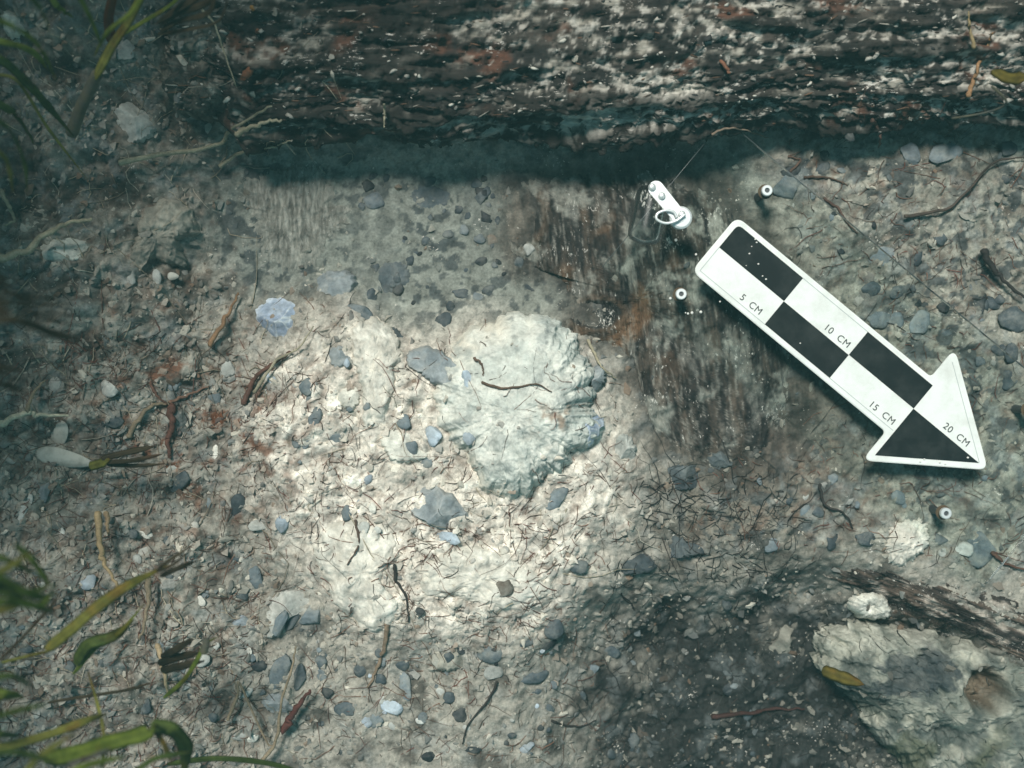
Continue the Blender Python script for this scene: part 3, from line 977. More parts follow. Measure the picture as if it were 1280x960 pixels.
PB = [
    (470, 248, 17, 14, 0, 'S', 'faint round stone beside the largest oval stone in the trench floor'),
    (603, 245, 9, 14, 20, 'D', 'upright dark pebble between the largest oval stone and the knot'),
    (578, 366, 13, 8, 10, 'D', 'black flat pebble, longest of the cluster on the lower trench floor'),
    (610, 364, 11, 7, -30, 'D', 'black pebble beside the longest flat one on the trench floor'),
    (597, 372, 8, 7, 20, 'S', 'grey pebble wedged between two black ones on the trench floor'),
    (464, 372, 9, 12, 10, 'D', 'dark oval pebble above the notch near the slate-blue stone'),
    (553, 402, 14, 11, -35, 'D', 'dark blue pebble at the upper edge of the clay lump'),
    (451, 390, 19, 12, 35, 'S', 'slate pebble slanting beside the blue flint on the mound crest'),
    (648, 327, 7, 10, 0, 'D', 'small dark upright pebble against the timber edge'),
    (514, 325, 7, 8, 30, 'D', 'small dark pebble on top of the flat grey silted stone'),
    (572, 262, 7, 6, 0, 'D', 'small dark pebble under the largest oval stone'),
    (560, 292, 8, 6, 0, 'D', 'rounded dark pebble above the pale hollow in the trench floor'),
    (580, 286, 7, 8, 0, 'S', 'grey pebble in the middle of the trench floor'),
    (614, 300, 9, 7, 25, 'N', 'brownish pebble in the trench floor facing the knot'),
    (660, 312, 9, 8, 0, 'P', 'light pebble partly buried at the timber edge'),
    (420, 547, 20, 11, -8, 'S', 'slate pebble on the slope of the mound level with the clay lump foot'),
    (395, 522, 10, 16, 10, 'S', 'upright slate pebble beside the red-brown root on the mound slope'),
    (383, 482, 10, 13, 0, 'S', 'bluish pebble under the forked pale root on the mound'),
    (503, 526, 14, 10, 15, 'S', 'blue-grey pebble above the flat cream chalk lump'),
    (541, 546, 12, 14, 0, 'B', 'pale blue ringed pebble on the flat cream chalk lump'),
    (513, 560, 10, 11, 0, 'S', 'grey pebble resting on the flat cream chalk lump'),
    (532, 576, 12, 9, 20, 'S', 'blue pebble at the lower rim of the flat cream chalk lump'),
    (587, 545, 9, 12, 20, 'B', 'pale blue chip pressed into the side of the clay lump'),
    (583, 474, 7, 14, -15, 'B', 'thin pale blue chip between the smooth grey flint and the lump'),
    (697, 622, 20, 10, -50, 'S', 'grey slate lying in the shadow under the clay lump'),
    (722, 707, 15, 10, 15, 'D', 'dark oval pebble between the broad flint and the ledge'),
    (629, 735, 13, 13, 0, 'N', 'round dark brown pebble alone on the lower pale mound'),
    (523, 766, 8, 7, 0, 'K', 'little black pebble under the branching root on the mound'),
    (562, 672, 17, 8, 10, 'B', 'long pale chip under the broad blue-grey flint'),
    (613, 816, 17, 15, -30, 'S', 'grey slate pebble above a white pebble under the mound'),
    (617, 839, 13, 12, 0, 'P', 'whitish pebble directly below a grey slate pebble'),
    (692, 785, 13, 15, 0, 'D', 'dark blocky pebble at the edge of the dark hollow'),
    (685, 804, 13, 9, -30, 'K', 'black pebble just under the blocky one by the hollow'),
    (654, 804, 15, 6, -15, 'D', 'flat dark pebble pointing at the blocky pebble by the hollow'),
    (668, 845, 19, 10, -15, 'D', 'smooth dark lozenge-shaped pebble on the lower slope'),
    (576, 892, 11, 11, 0, 'K', 'round black pebble on the bare lower slope'),
    (507, 857, 11, 20, -10, 'S', 'upright leaf-shaped slate in the row under the mound'),
    (503, 830, 9, 9, 0, 'D', 'dark pebble on top of the leaf-shaped slate'),
    (490, 882, 15, 13, 30, 'B', 'light blue-grey pebble below the leaf-shaped slate'),
    (466, 898, 18, 12, -20, 'S', 'grey wide pebble beneath the light blue-grey one'),
    (560, 822, 8, 7, 0, 'D', 'dark pebble at the rim of the flat greenish-brown stone'),
    (434, 886, 17, 10, 0, 'D', 'dark slate pebble beside the red twig on the lower slope'),
    (591, 937, 11, 5, 5, 'K', 'flat black pebble lying by the bottom edge under a dark root'),
    (676, 909, 5, 5, 0, 'K', 'tiny round black pebble on the lower slope'),
    (670, 864, 8, 5, -10, 'D', 'small dark pebble right under the lozenge-shaped one'),
    (535, 945, 9, 8, 0, 'K', 'black pebble with a pale top near the bottom edge'),
    (1138, 192, 12, 16, -20, 'S', 'dark blue oval pebble in pale clay under the log'),
    (1045, 181, 6, 10, -40, 'K', 'black slanted pebble tight under the log shadow'),
    (1105, 322, 21, 14, 10, 'S', 'broad slate stone seen past the upper edge of the arrow'),
    (1089, 360, 13, 11, 0, 'D', 'dark round pebble beside the arrow shaft'),
    (1121, 366, 9, 9, 0, 'D', 'dark small round pebble, second one out from the arrow shaft'),
    (1224, 378, 14, 17, 10, 'K', 'black upright pebble beside the dark root above the arrowhead'),
    (1268, 396, 23, 20, 0, 'D', 'big dark pebble at the picture edge above the arrowhead'),
    (1099, 398, 16, 13, 0, 'S', 'faint slate pebble touching the arrow shaft edge'),
    (1120, 403, 10, 13, 0, 'S', 'faint upright slate pebble next to the one at the arrow shaft'),
    (1150, 404, 13, 18, 20, 'S', 'slate upright pebble above the arrowhead shoulder'),
    (1183, 416, 8, 6, 0, 'D', 'small dark pebble just above the arrowhead shoulder'),
    (1255, 437, 18, 11, 20, 'D', 'dark flat pebble below the big dark one at the picture edge'),
    (1261, 474, 11, 16, 20, 'D', 'dark leaning pebble beside the arrowhead'),
    (1179, 383, 9, 8, 0, 'K', 'ring-shaped black pebble between the arrow and the dark root'),
    (1182, 191, 24, 14, -10, 'S', 'grey-green flat stone in the shade of the log beside the oval pebble'),
    (985, 232, 22, 20, 0, 'S', 'dull slate stone behind the upper screw of the clear plate'),
    (1225, 688, 20, 24, 15, 'S', 'rounded grey stone below the screw beside the arrow tip'),
    (1206, 687, 12, 10, 30, 'P', 'cream pebble leaning on the rounded grey stone below the screw'),
    (1171, 674, 14, 8, 10, 'D', 'dark wedge pebble under the screw beside the arrow tip'),
    (1083, 672, 15, 11, 10, 'D', 'dark mossy stone above the peat ridge'),
    (108, 727, 14, 11, 0, 'B', 'light grey pebble near the olive blade on the gravel slope'),
    (326, 655, 17, 8, -15, 'P', 'pale elongated pebble at the edge of the pale mound'),
    (353, 652, 9, 15, 15, 'B', 'light blue chip beside the pale elongated pebble'),
    (316, 722, 13, 17, -15, 'S', 'dark slate upright stone above the pale shelly stone'),
    (351, 776, 7, 22, 25, 'S', 'narrow slate flake standing beside the pale shelly stone'),
    (366, 774, 7, 18, 35, 'D', 'dark narrow slate flake, second beside the pale shelly stone'),
    (390, 768, 19, 13, -20, 'S', 'wide slate next to the narrow flakes on the lower slope'),
    (302, 778, 14, 9, 20, 'B', 'light grey oval pebble before the pale shelly stone'),
    (327, 831, 15, 9, 5, 'K', 'jet black oval pebble under the pale shelly stone'),
    (352, 840, 14, 26, 20, 'S', 'long slate slab under the narrow flakes'),
    (374, 847, 8, 18, 15, 'D', 'dark leaf-shaped slate beside the long slab'),
    (400, 828, 9, 9, 0, 'D', 'dark round pebble beside the leaf-shaped slate'),
    (409, 866, 8, 8, 0, 'K', 'black pebble above the dark red twig tip'),
    (314, 921, 10, 8, -25, 'W', 'bright white pebble near the bottom edge by pale twigs'),
    (243, 658, 6, 6, 0, 'W', 'tiny bright white pebble at the end of the olive blade'),
    (183, 667, 9, 6, 25, 'W', 'small white chip below the red root stub'),
    (40, 942, 11, 15, 10, 'D', 'dark pebble in the bottom corner behind the green blades'),
    (82, 875, 8, 6, 0, 'D', 'small dark pebble between two lower green blades'),
    (30, 811, 11, 6, 0, 'D', 'flat dark pebble by the edge under the dark green clump'),
    (138, 484, 14, 13, 30, 'P', 'pale squarish pebble above the long pale root'),
    (70, 482, 12, 13, 0, 'P', 'pale block pebble above the white forked root'),
    (215, 482, 19, 8, -15, 'S', 'slate sliver between the red roots and the mound'),
    (270, 564, 7, 11, 10, 'W', 'upright white chip on the slope between red roots and mound'),
    (226, 600, 20, 9, -45, 'D', 'dark slanting slate below the red root stub'),
    (54, 612, 17, 19, 30, 'S', 'blue-grey stone under the white valve shells'),
    (141, 526, 14, 9, 0, 'D', 'dark pebble in the hollow beside the red root stub'),
    (283, 462, 12, 13, 30, 'P', 'pale chip leaning near the red-brown root'),
    (215, 586, 11, 8, -20, 'P', 'pinkish pale pebble right under the red root stub'),
    (295, 632, 12, 17, 20, 'D', 'dark slate pair-like pebble at the edge of the mound foot'),
    (268, 498, 9, 8, 0, 'S', 'slate pebble on the brown slope left bare of roots'),
    (157, 62, 13, 17, 15, 'P', 'pale stone half hidden behind the thick seagrass stem'),
    (290, 62, 20, 16, 20, 'P', 'pale lump on the rubble beside the small orange twig'),
    (165, 345, 7, 12, 0, 'P', 'pale upright chip under the dull clay clod'),
    (195, 350, 7, 14, 0, 'P', 'second pale upright chip under the dull clay clod'),
    (28, 640, 8, 26, 20, 'P', 'long pale chip at the edge below the white valve shells'),
]
for a in PB:
    pebble(*a, flat=0.42 if a[5] in 'SDK' else 0.55, bury=0.66)

# small ones that nothing tells apart, zone by zone
ZONES = [
    (36, [(450, 220), (620, 220), (640, 380), (520, 400), (440, 330)], 'DDKKD', (3.0, 9.0), 'small dark pebble dotted over the silty trench floor', 'small pebbles of the trench floor'),
    (24, [(980, 190), (1270, 180), (1270, 500), (1200, 440), (1000, 290)], 'DDKKS', (4, 12), 'small dark pebble set in the clay beyond the arrow', 'small pebbles beyond the arrow'),
    (44, [(380, 800), (700, 810), (700, 945), (400, 945)], 'DDSKBP', (3, 9), 'small pebble scattered on the lower slope under the mound', 'small pebbles of the lower slope'),
    (38, [(10, 600), (330, 600), (380, 760), (300, 940), (10, 940)], 'DSSPPW', (4, 10), 'small pebble strewn over the gravelly slope among the blades', 'small pebbles of the gravelly slope'),
    (22, [(330, 440), (480, 440), (500, 740), (400, 720), (330, 620)], 'SSBPW', (3, 9), 'small pale or slate pebble pressed into the mound', 'small pebbles of the mound'),
    (16, [(720, 790), (850, 745), (1010, 760), (1020, 900), (990, 945), (720, 945)], 'DKSDS', (4, 12), 'x', 'small pebbles of the dark hollow'),
    (16, [(860, 600), (1270, 590), (1270, 690), (1000, 700), (860, 680)], 'DSSP', (4, 10), 'small pebble in the rooty clay below the arrow', 'small pebbles below the arrow'),
]
MARKS = [(948, 888, 'dark red-black twig'), (985, 800, 'grey stick-shaped stone'), (1085, 755, 'round whitish stone'), (1055, 847, 'yellowed leaf scrap'), (692, 790, 'dark blocky pebble'),
         (350, 400, 'blue flint'), (540, 457, 'smooth grey flint'), (545, 637, 'broad blue-grey flint'), (660, 500, 'clay lump'), (535, 246, 'largest oval stone'),
         (492, 345, 'flat silted stone'), (418, 355, 'slate-blue stone'), (655, 360, 'angular black stone'), (652, 268, 'timber knot'), (370, 270, 'grey wood fragment'),
         (1105, 322, 'broad slate stone'), (1138, 192, 'dark blue oval pebble'), (958, 240, 'upper screw'), (1180, 640, 'screw by the arrow tip'), (1050, 380, 'arrow shaft'),
         (1190, 460, 'arrowhead shoulder'), (1100, 575, 'lower arrow barb'), (1224, 378, 'black upright pebble'), (430, 495, 'cream chalk pebble'), (505, 558, 'flat cream chalk lump'),
         (629, 735, 'round brown pebble'), (613, 816, 'grey slate pebble'), (668, 845, 'lozenge-shaped pebble'), (576, 892, 'round black pebble'), (507, 857, 'leaf-shaped slate'),
         (560, 822, 'greenish-brown stone'), (350, 765, 'pale shelly stone'), (327, 831, 'jet black oval pebble'), (350, 878, 'fan-shaped stone'), (314, 921, 'bright white pebble'),
         (372, 890, 'dark red twig'), (213, 540, 'red root stub'), (335, 470, 'red-brown root'), (78, 572, 'long white shell'), (140, 750, 'olive blade'), (127, 690, 'upright tan stalk'),
         (256, 806, 'pale bead'), (130, 930, 'curled green blades'), (40, 740, 'dark green tuft'), (855, 597, 'wide dark stone'), (795, 703, 'black rounded stone'), (1225, 688, 'rounded grey stone'),
         (1083, 672, 'dark mossy stone'), (1150, 730, 'peat ridge'), (316, 722, 'dark slate upright stone'), (480, 820, 'tan peeled root'), (40, 942, 'dark corner pebble')]
HUE = {'K': 'black', 'D': 'dark', 'S': 'slate-grey', 'B': 'pale blue', 'P': 'pale grey', 'W': 'white', 'N': 'brown'}
WAY = ['right of', 'below and right of', 'below', 'below and left of', 'left of', 'above and left of', 'above', 'above and right of']
TAKEN = {}


def pebble_label(px, py, rx, ry, key):
    d = sorted((math.hypot(px - m[0], py - m[1]), m) for m in MARKS)
    size = 'tiny' if ry < 4 else 'small'
    shape = 'long' if rx > 1.35 * ry else 'oval' if rx > 1.12 * ry else 'round'
    for k in range(6):
        m = d[k][1]
        w = WAY[int(round(math.degrees(math.atan2(py - m[1], px - m[0])) / 45)) % 8]
        lab = '%s %s %s pebble %s the %s' % (size, HUE[key], shape, w, m[2])
        if lab not in TAKEN:
            TAKEN[lab] = 1
            return lab
    return lab


for n, poly, keys, (r0, r1), lab, grp in ZONES:
    xs = [p[0] for p in poly]; ys = [p[1] for p in poly]
    k = 0
    while k < n:
        px, py = random.uniform(min(xs), max(xs)), random.uniform(min(ys), max(ys))
        if inside(px, py, poly) < 0: continue
        r = r0 + (r1 - r0) * random.random() ** 2
        rx, key = r * random.uniform(1.0, 1.5), random.choice(keys)
        pebble(px, py, rx, r, random.uniform(0, 180), key, pebble_label(px, py, rx, r, key), grp, flat=0.42, bury=0.6, small=True)
        k += 1

# shells
def valve(px, py, rx, ry, ang, label, dz=0.004):
    nu, nv = 28, 12
    a = np.linspace(0, 2 * math.pi, nu, endpoint=False)
    s = np.linspace(0, 1, nv)
    X = s[:, None] * np.cos(a) * (1 + 0.12 * np.cos(a))
    Y = s[:, None] * np.sin(a) * (1 - 0.25 * np.cos(a))
    Z = 0.38 * (1 - s[:, None] ** 2) + 0.02 * np.sin(s[:, None] * 40) * s[:, None] + 0 * X
    Vt = np.stack([X, Y, Z], -1).reshape(-1, 3)
    Vb = Vt * np.array([.95, .95, .8]) - np.array([0, 0, 0.05])
    F = grid_faces(nu, nv, True)
    V = np.vstack([Vt, Vb])
    n = len(Vt)
    rim = np.array([[(nv - 1) * nu + i, (nv - 1) * nu + (i + 1) % nu, n + (nv - 1) * nu + (i + 1) % nu, n + (nv - 1) * nu + i] for i in range(nu)])
    p = on(px, py)
    sc = (CAM_Z - p[2]) / (PPM * CAM_Z)
    V[:, 2] += 0.05 * fbm(V[:, 0] * 3 + px, V[:, 1] * 3, 1.0, 4)
    V = V * np.array([rx, ry, min(rx, ry)]) * sc
    me = mk_mesh('valve_shell', V, np.vstack([F, F[:, ::-1] + n, rim]), True)
    o = obj('valve_shell', me, MATS['shell'], None, label, 'shell')
    o.location = p + np.array([0, 0, dz])
    o.rotation_euler = (0.2, 0.15, math.radians(-ang))


valve(78, 572, 36, 12, 12, 'long white valve shell lying beside the yellowish leaf stub', 0.002)
valve(71, 540, 18, 17, 80, 'squarish white shell just under the white forked root', 0.001)
valve(218, 346, 7, 5, 0, 'tiny pale shell flake in the shaded trench end')

# ------------------------------------------------------------------ gravel and grit: nobody could count it
def scatter_gravel():
    n = 17000
    OV, OF = ico(1)
    OV, OF = OV[:12] if len(OV) == 12 else OV, OF
    x = rng.uniform(-0.36, 0.36, n * 3)
    y = rng.uniform(-0.275, 0.275, n * 3)
    px, py = to_px(x, y, 0.0)
    qx, qy = px, py
    den = 0.20 + 0.8 * sm(480, 280, qx) + 0.35 * sm(-20, 60, inside(px, py, MOUND)) + 0.25 * sm(650, 800, py)
    den = den * (1 - 0.62 * sm(-10, 30, inside(px, py, FLOOR)))
    den = den * (0.4 + 1.2 * sm(-0.2, 0.3, fbm(x * 28, y * 28, 50.0, 3)))
    den = den * np.where(look(BARE, x, y), 0.07, 1.0)
    hol = sm(-20, 40, inside(px, py, HOLLOW)) * sm(620, 880, px)
    den = den * (1 + 0.5 * hol)
    keep = rng.random(n * 3) < den * 0.8
    x, y, px, py = [v[keep][:n] for v in (x, y, px, py)]
    n = len(x)
    r = 0.0005 + 0.0021 * rng.random(n) ** 3.0
    z = look(HT, x, y) - r * 0.05
    pal = np.array([(0.46, 0.43, 0.36), (0.60, 0.57, 0.48), (0.27, 0.26, 0.22), (0.12, 0.14, 0.145), (0.06, 0.07, 0.075), (0.20, 0.13, 0.085), (0.36, 0.36, 0.33)])
    w = np.array([.22, .13, .2, .14, .1, .11, .1])
    ci = rng.choice(7, n, p=w / w.sum())
    C = pal[ci] * rng.uniform(0.75, 1.2, n)[:, None]
    i = np.clip(np.searchsorted(XS, x), 0, len(XS) - 1); j = np.clip(np.searchsorted(YS, y), 0, len(YS) - 1)
    C = C + (GC[j, i] - C) * (rng.uniform(0.3, 0.85, n) + 0.10 * sm(0, 40, inside(px, py, HOLLOW)))[:, None]         # silt of the spot coats the grains
    m = len(OV)
    J = OV[None] * (1 + 0.35 * rng.normal(size=(n, m)))[..., None].clip(0.5, 1.6)
    S = np.stack([r * rng.uniform(.8, 1.7, n), r * rng.uniform(.6, 1.1, n), r * rng.uniform(.4, .8, n)], -1)
    J = J * S[:, None]
    a = rng.uniform(0, 6.28, n)
    ca, sa = np.cos(a)[:, None], np.sin(a)[:, None]
    tx = rng.normal(0, .35, n)[:, None]
    Zr = J[..., 2] + tx * J[..., 0]
    Vx = J[..., 0] * ca - J[..., 1] * sa + x[:, None]
    Vy = J[..., 0] * sa + J[..., 1] * ca + y[:, None]
    V = np.stack([Vx, Vy, Zr + z[:, None]], -1).reshape(-1, 3)
    F = (OF[None] + (np.arange(n) * m)[:, None, None]).reshape(-1, 3)
    me = mk_mesh('gravel', V, F, False, np.repeat(C, m, 0))
    obj('gravel', me, MATS['gravel'], None, 'fine gravel and shell grit strewn over the sea bed', 'gravel', None, 'stuff')


scatter_gravel()

def log_crust():
    r = np.random.default_rng(77)
    VV, FF, CC, off = [], [], [], 0
    OV, OF = ico(1)
    n = 2600
    px = r.uniform(215, 1300, n); py = 150 * r.random(n) ** 0.8
    dens = fbm(px * .012, py * .03, 2.0, 3)
    for i in range(n):
        if dens[i] < r.uniform(-0.35, 0.3): continue
        p = on(px[i], py[i])
        if p[2] < 0.02: continue
        if r.random() < 0.40:                                   # splinter of fibre lying along the grain
            L, w = r.uniform(.002, .010), r.uniform(.0002, .0006)
            V = OV * np.array([L * .5, w, w]); th = r.normal(0, .22)
            c = np.array([(0.03, 0.026, 0.022), (0.05, 0.036, 0.028), (0.30, 0.28, 0.24), (0.12, 0.07, 0.045)][r.integers(4)])
        else:                                                   # crumb of silt crust
            q = .0003 + .0013 * r.random() ** 4
            V = OV * q * np.clip(1 + .45 * r.normal(size=(len(OV), 1)), .4, 2) * np.array([1.8, .9, .7]); th = r.normal(0, .5)
            c = np.array([(0.40, 0.385, 0.34), (0.50, 0.48, 0.42), (0.28, 0.27, 0.24), (0.14, 0.13, 0.115), (0.03, 0.03, 0.03)][r.integers(5)])
        ca, sa = math.cos(th), math.sin(th)
        V = np.stack([V[:, 0] * ca - V[:, 1] * sa, V[:, 0] * sa + V[:, 1] * ca, V[:, 2]], -1) + p
        VV.append(V); FF.append(OF + off); off += len(V)
        CC.append(np.repeat((c * r.uniform(.75, 1.2))[None], len(V), 0))
    me = mk_mesh('silt_crust', np.vstack(VV), np.vstack(FF), True, np.vstack(CC))
    obj('silt_crust', me, MATS['gravel'], None, 'crumbs of silt and wood splinters crusted over the log', 'crust', None, 'stuff')


log_crust()

# ------------------------------------------------------------------ rootlets (uncountable) and single roots
def scatter_rootlets(name, n, rad, length, palette, zones, label, seed):
    r = np.random.default_rng(seed)
    VV, QQ, CC, off = [], [], [], 0
    zs = [z for z in zones for _ in range(z[1])]
    while len(VV) < n:
        poly, _ = zs[r.integers(len(zs))]
        P = np.array(poly)
        px, py = r.uniform(P[:, 0].min(), P[:, 0].max()), r.uniform(P[:, 1].min(), P[:, 1].max())
        if inside(px, py, poly) < 0: continue
        k = 7
        L = length * r.lognormal(-0.25, 0.8)
        th = r.uniform(0, 6.28) + np.cumsum(r.normal(0, r.uniform(0.12, 0.6), k))
        p0 = on(px, py)
        if perlin(p0[0] * 45, p0[1] * 45, seed * 1.0) < r.uniform(-0.5, 0.35): continue     # they grow in mats
        if look(BARE, p0[0], p0[1]) and r.random() < 0.93: continue
        xs = p0[0] + np.cumsum(np.cos(th)) * L / k
        ys = p0[1] + np.cumsum(np.sin(th)) * L / k
        z = look(HT, xs, ys)
        z = 0.5 * z + 0.5 * np.convolve(np.pad(z, 1, 'edge'), np.ones(3) / 3, 'valid')
        rr = rad * r.uniform(0.5, 1.4) * np.linspace(1, 0.35, k)
        z = z + rr * r.uniform(-0.2, 0.9) + 0.0012 * r.random() * np.sin(np.linspace(0, math.pi, k))
        C = np.stack([xs, ys, z], -1)
        T = np.gradient(C, axis=0)
        T /= np.linalg.norm(T, axis=1)[:, None]
        S = np.cross(T, [0, 0, 1.0]); S /= np.linalg.norm(S, axis=1)[:, None] + 1e-9
        N = np.cross(S, T)
        a = np.arange(3) * 2.094
        V = (C[:, None] + rr[:, None, None] * (S[:, None] * np.cos(a)[None, :, None] + N[:, None] * np.sin(a)[None, :, None])).reshape(-1, 3)
        VV.append(V)
        QQ.append(grid_faces(3, k, True) + off)
        off += len(V)
        CC.append(np.repeat((np.array(palette[r.integers(len(palette))]) * r.uniform(0.7, 1.3))[None], len(V), 0))
    me = mk_mesh(name, np.vstack(VV), np.vstack(QQ), True, np.vstack(CC))
    obj(name, me, MATS['root'], None, label, 'rootlets', None, 'stuff')


BROWNS = [(0.12, 0.06, 0.04), (0.085, 0.05, 0.035), (0.04, 0.03, 0.026), (0.17, 0.085, 0.055), (0.14, 0.055, 0.04)]
PALES = [(0.34, 0.30, 0.22), (0.26, 0.22, 0.16), (0.40, 0.37, 0.30)]
LEFTZ = [(0, 400), (330, 400), (330, 960), (0, 960)]
LOWZ = [(380, 640), (760, 640), (760, 950), (380, 950)]
LUMPZ = [(600, 420), (740, 430), (750, 560), (640, 620)]
HOLZ = [(760, 740), (1270, 780), (1270, 950), (700, 950)]
scatter_rootlets('rootlets', 3800, 0.00027, 0.012, BROWNS,
                 [(RIGHT, 4), (MOUND, 4), (LEFTZ, 6), (LOWZ, 2), (LUMPZ, 1)], 'hair-thin brown rootlets all over the clay', 61)
scatter_rootlets('dark_fibres', 700, 0.00035, 0.014, [(0.02, 0.02, 0.02), (0.04, 0.03, 0.026), (0.05, 0.055, 0.05), (0.012, 0.012, 0.012)],
                 [(HOLZ, 3), ([(800, 590), (1000, 590), (1000, 730), (760, 740)], 2)], 'blackish plant fibres matted in the dark hollow', 73)
scatter_rootlets('root_fibres', 420, 0.00040, 0.02, PALES,
                 [(LEFTZ, 4), (MOUND, 2), ([(0, 0), (420, 0), (420, 220), (0, 400)], 5)], 'hair-thin straw-coloured root fibres on the slope', 67)


def root(name, pts, rad, colour, label, cat, lift=0.003, sides=7, taper=(1.0, 0.35), z=None, mat='root', group=None, knob=0.45):
    C2 = spline(pts, max(10, len(pts) * 7))
    n = len(C2)
    t = np.linspace(0, 1, n)
    zz = np.array([on(a, b)[2] for a, b in C2])
    zz = np.convolve(np.pad(zz, 4, 'edge'), np.ones(9) / 9, 'valid') + lift
    if z is not None:
        zz = np.interp(t, np.linspace(0, 1, len(z)), z)
    C = np.stack([at(C2[i, 0], C2[i, 1], zz[i]) for i in range(n)])
    rm = rad / PPM
    R = rm * (taper[0] + (taper[1] - taper[0]) * t) * (1 + knob * fbm(t * 9 + len(pts) * 3.3, t * 0 + rad, pts[0][0] * .01, 3))
    C[:, 2] += rm * 0.5
    C[:, :2] += (rm * 1.1 * np.stack([fbm(t * 8, t * 0 + pts[0][0], 1.0, 2), fbm(t * 8, t * 0 + pts[0][1], 5.0, 2)], -1))
    V, Q, T = tube(C, R, sides)
    if isinstance(colour, tuple):
        col = np.array(colour) * (1 + 0.35 * fbm(V[:, 0] * 150, V[:, 1] * 150, V[:, 2] * 150, 3))[:, None]
        me = mesh_mixed(name, V, Q, T, True, col)
        return obj(name, me, MATS[mat], None, label, cat, group)
    me = mesh_mixed(name, V, Q, T, True)
    return obj(name, me, MATS[colour], None, label, cat, group)


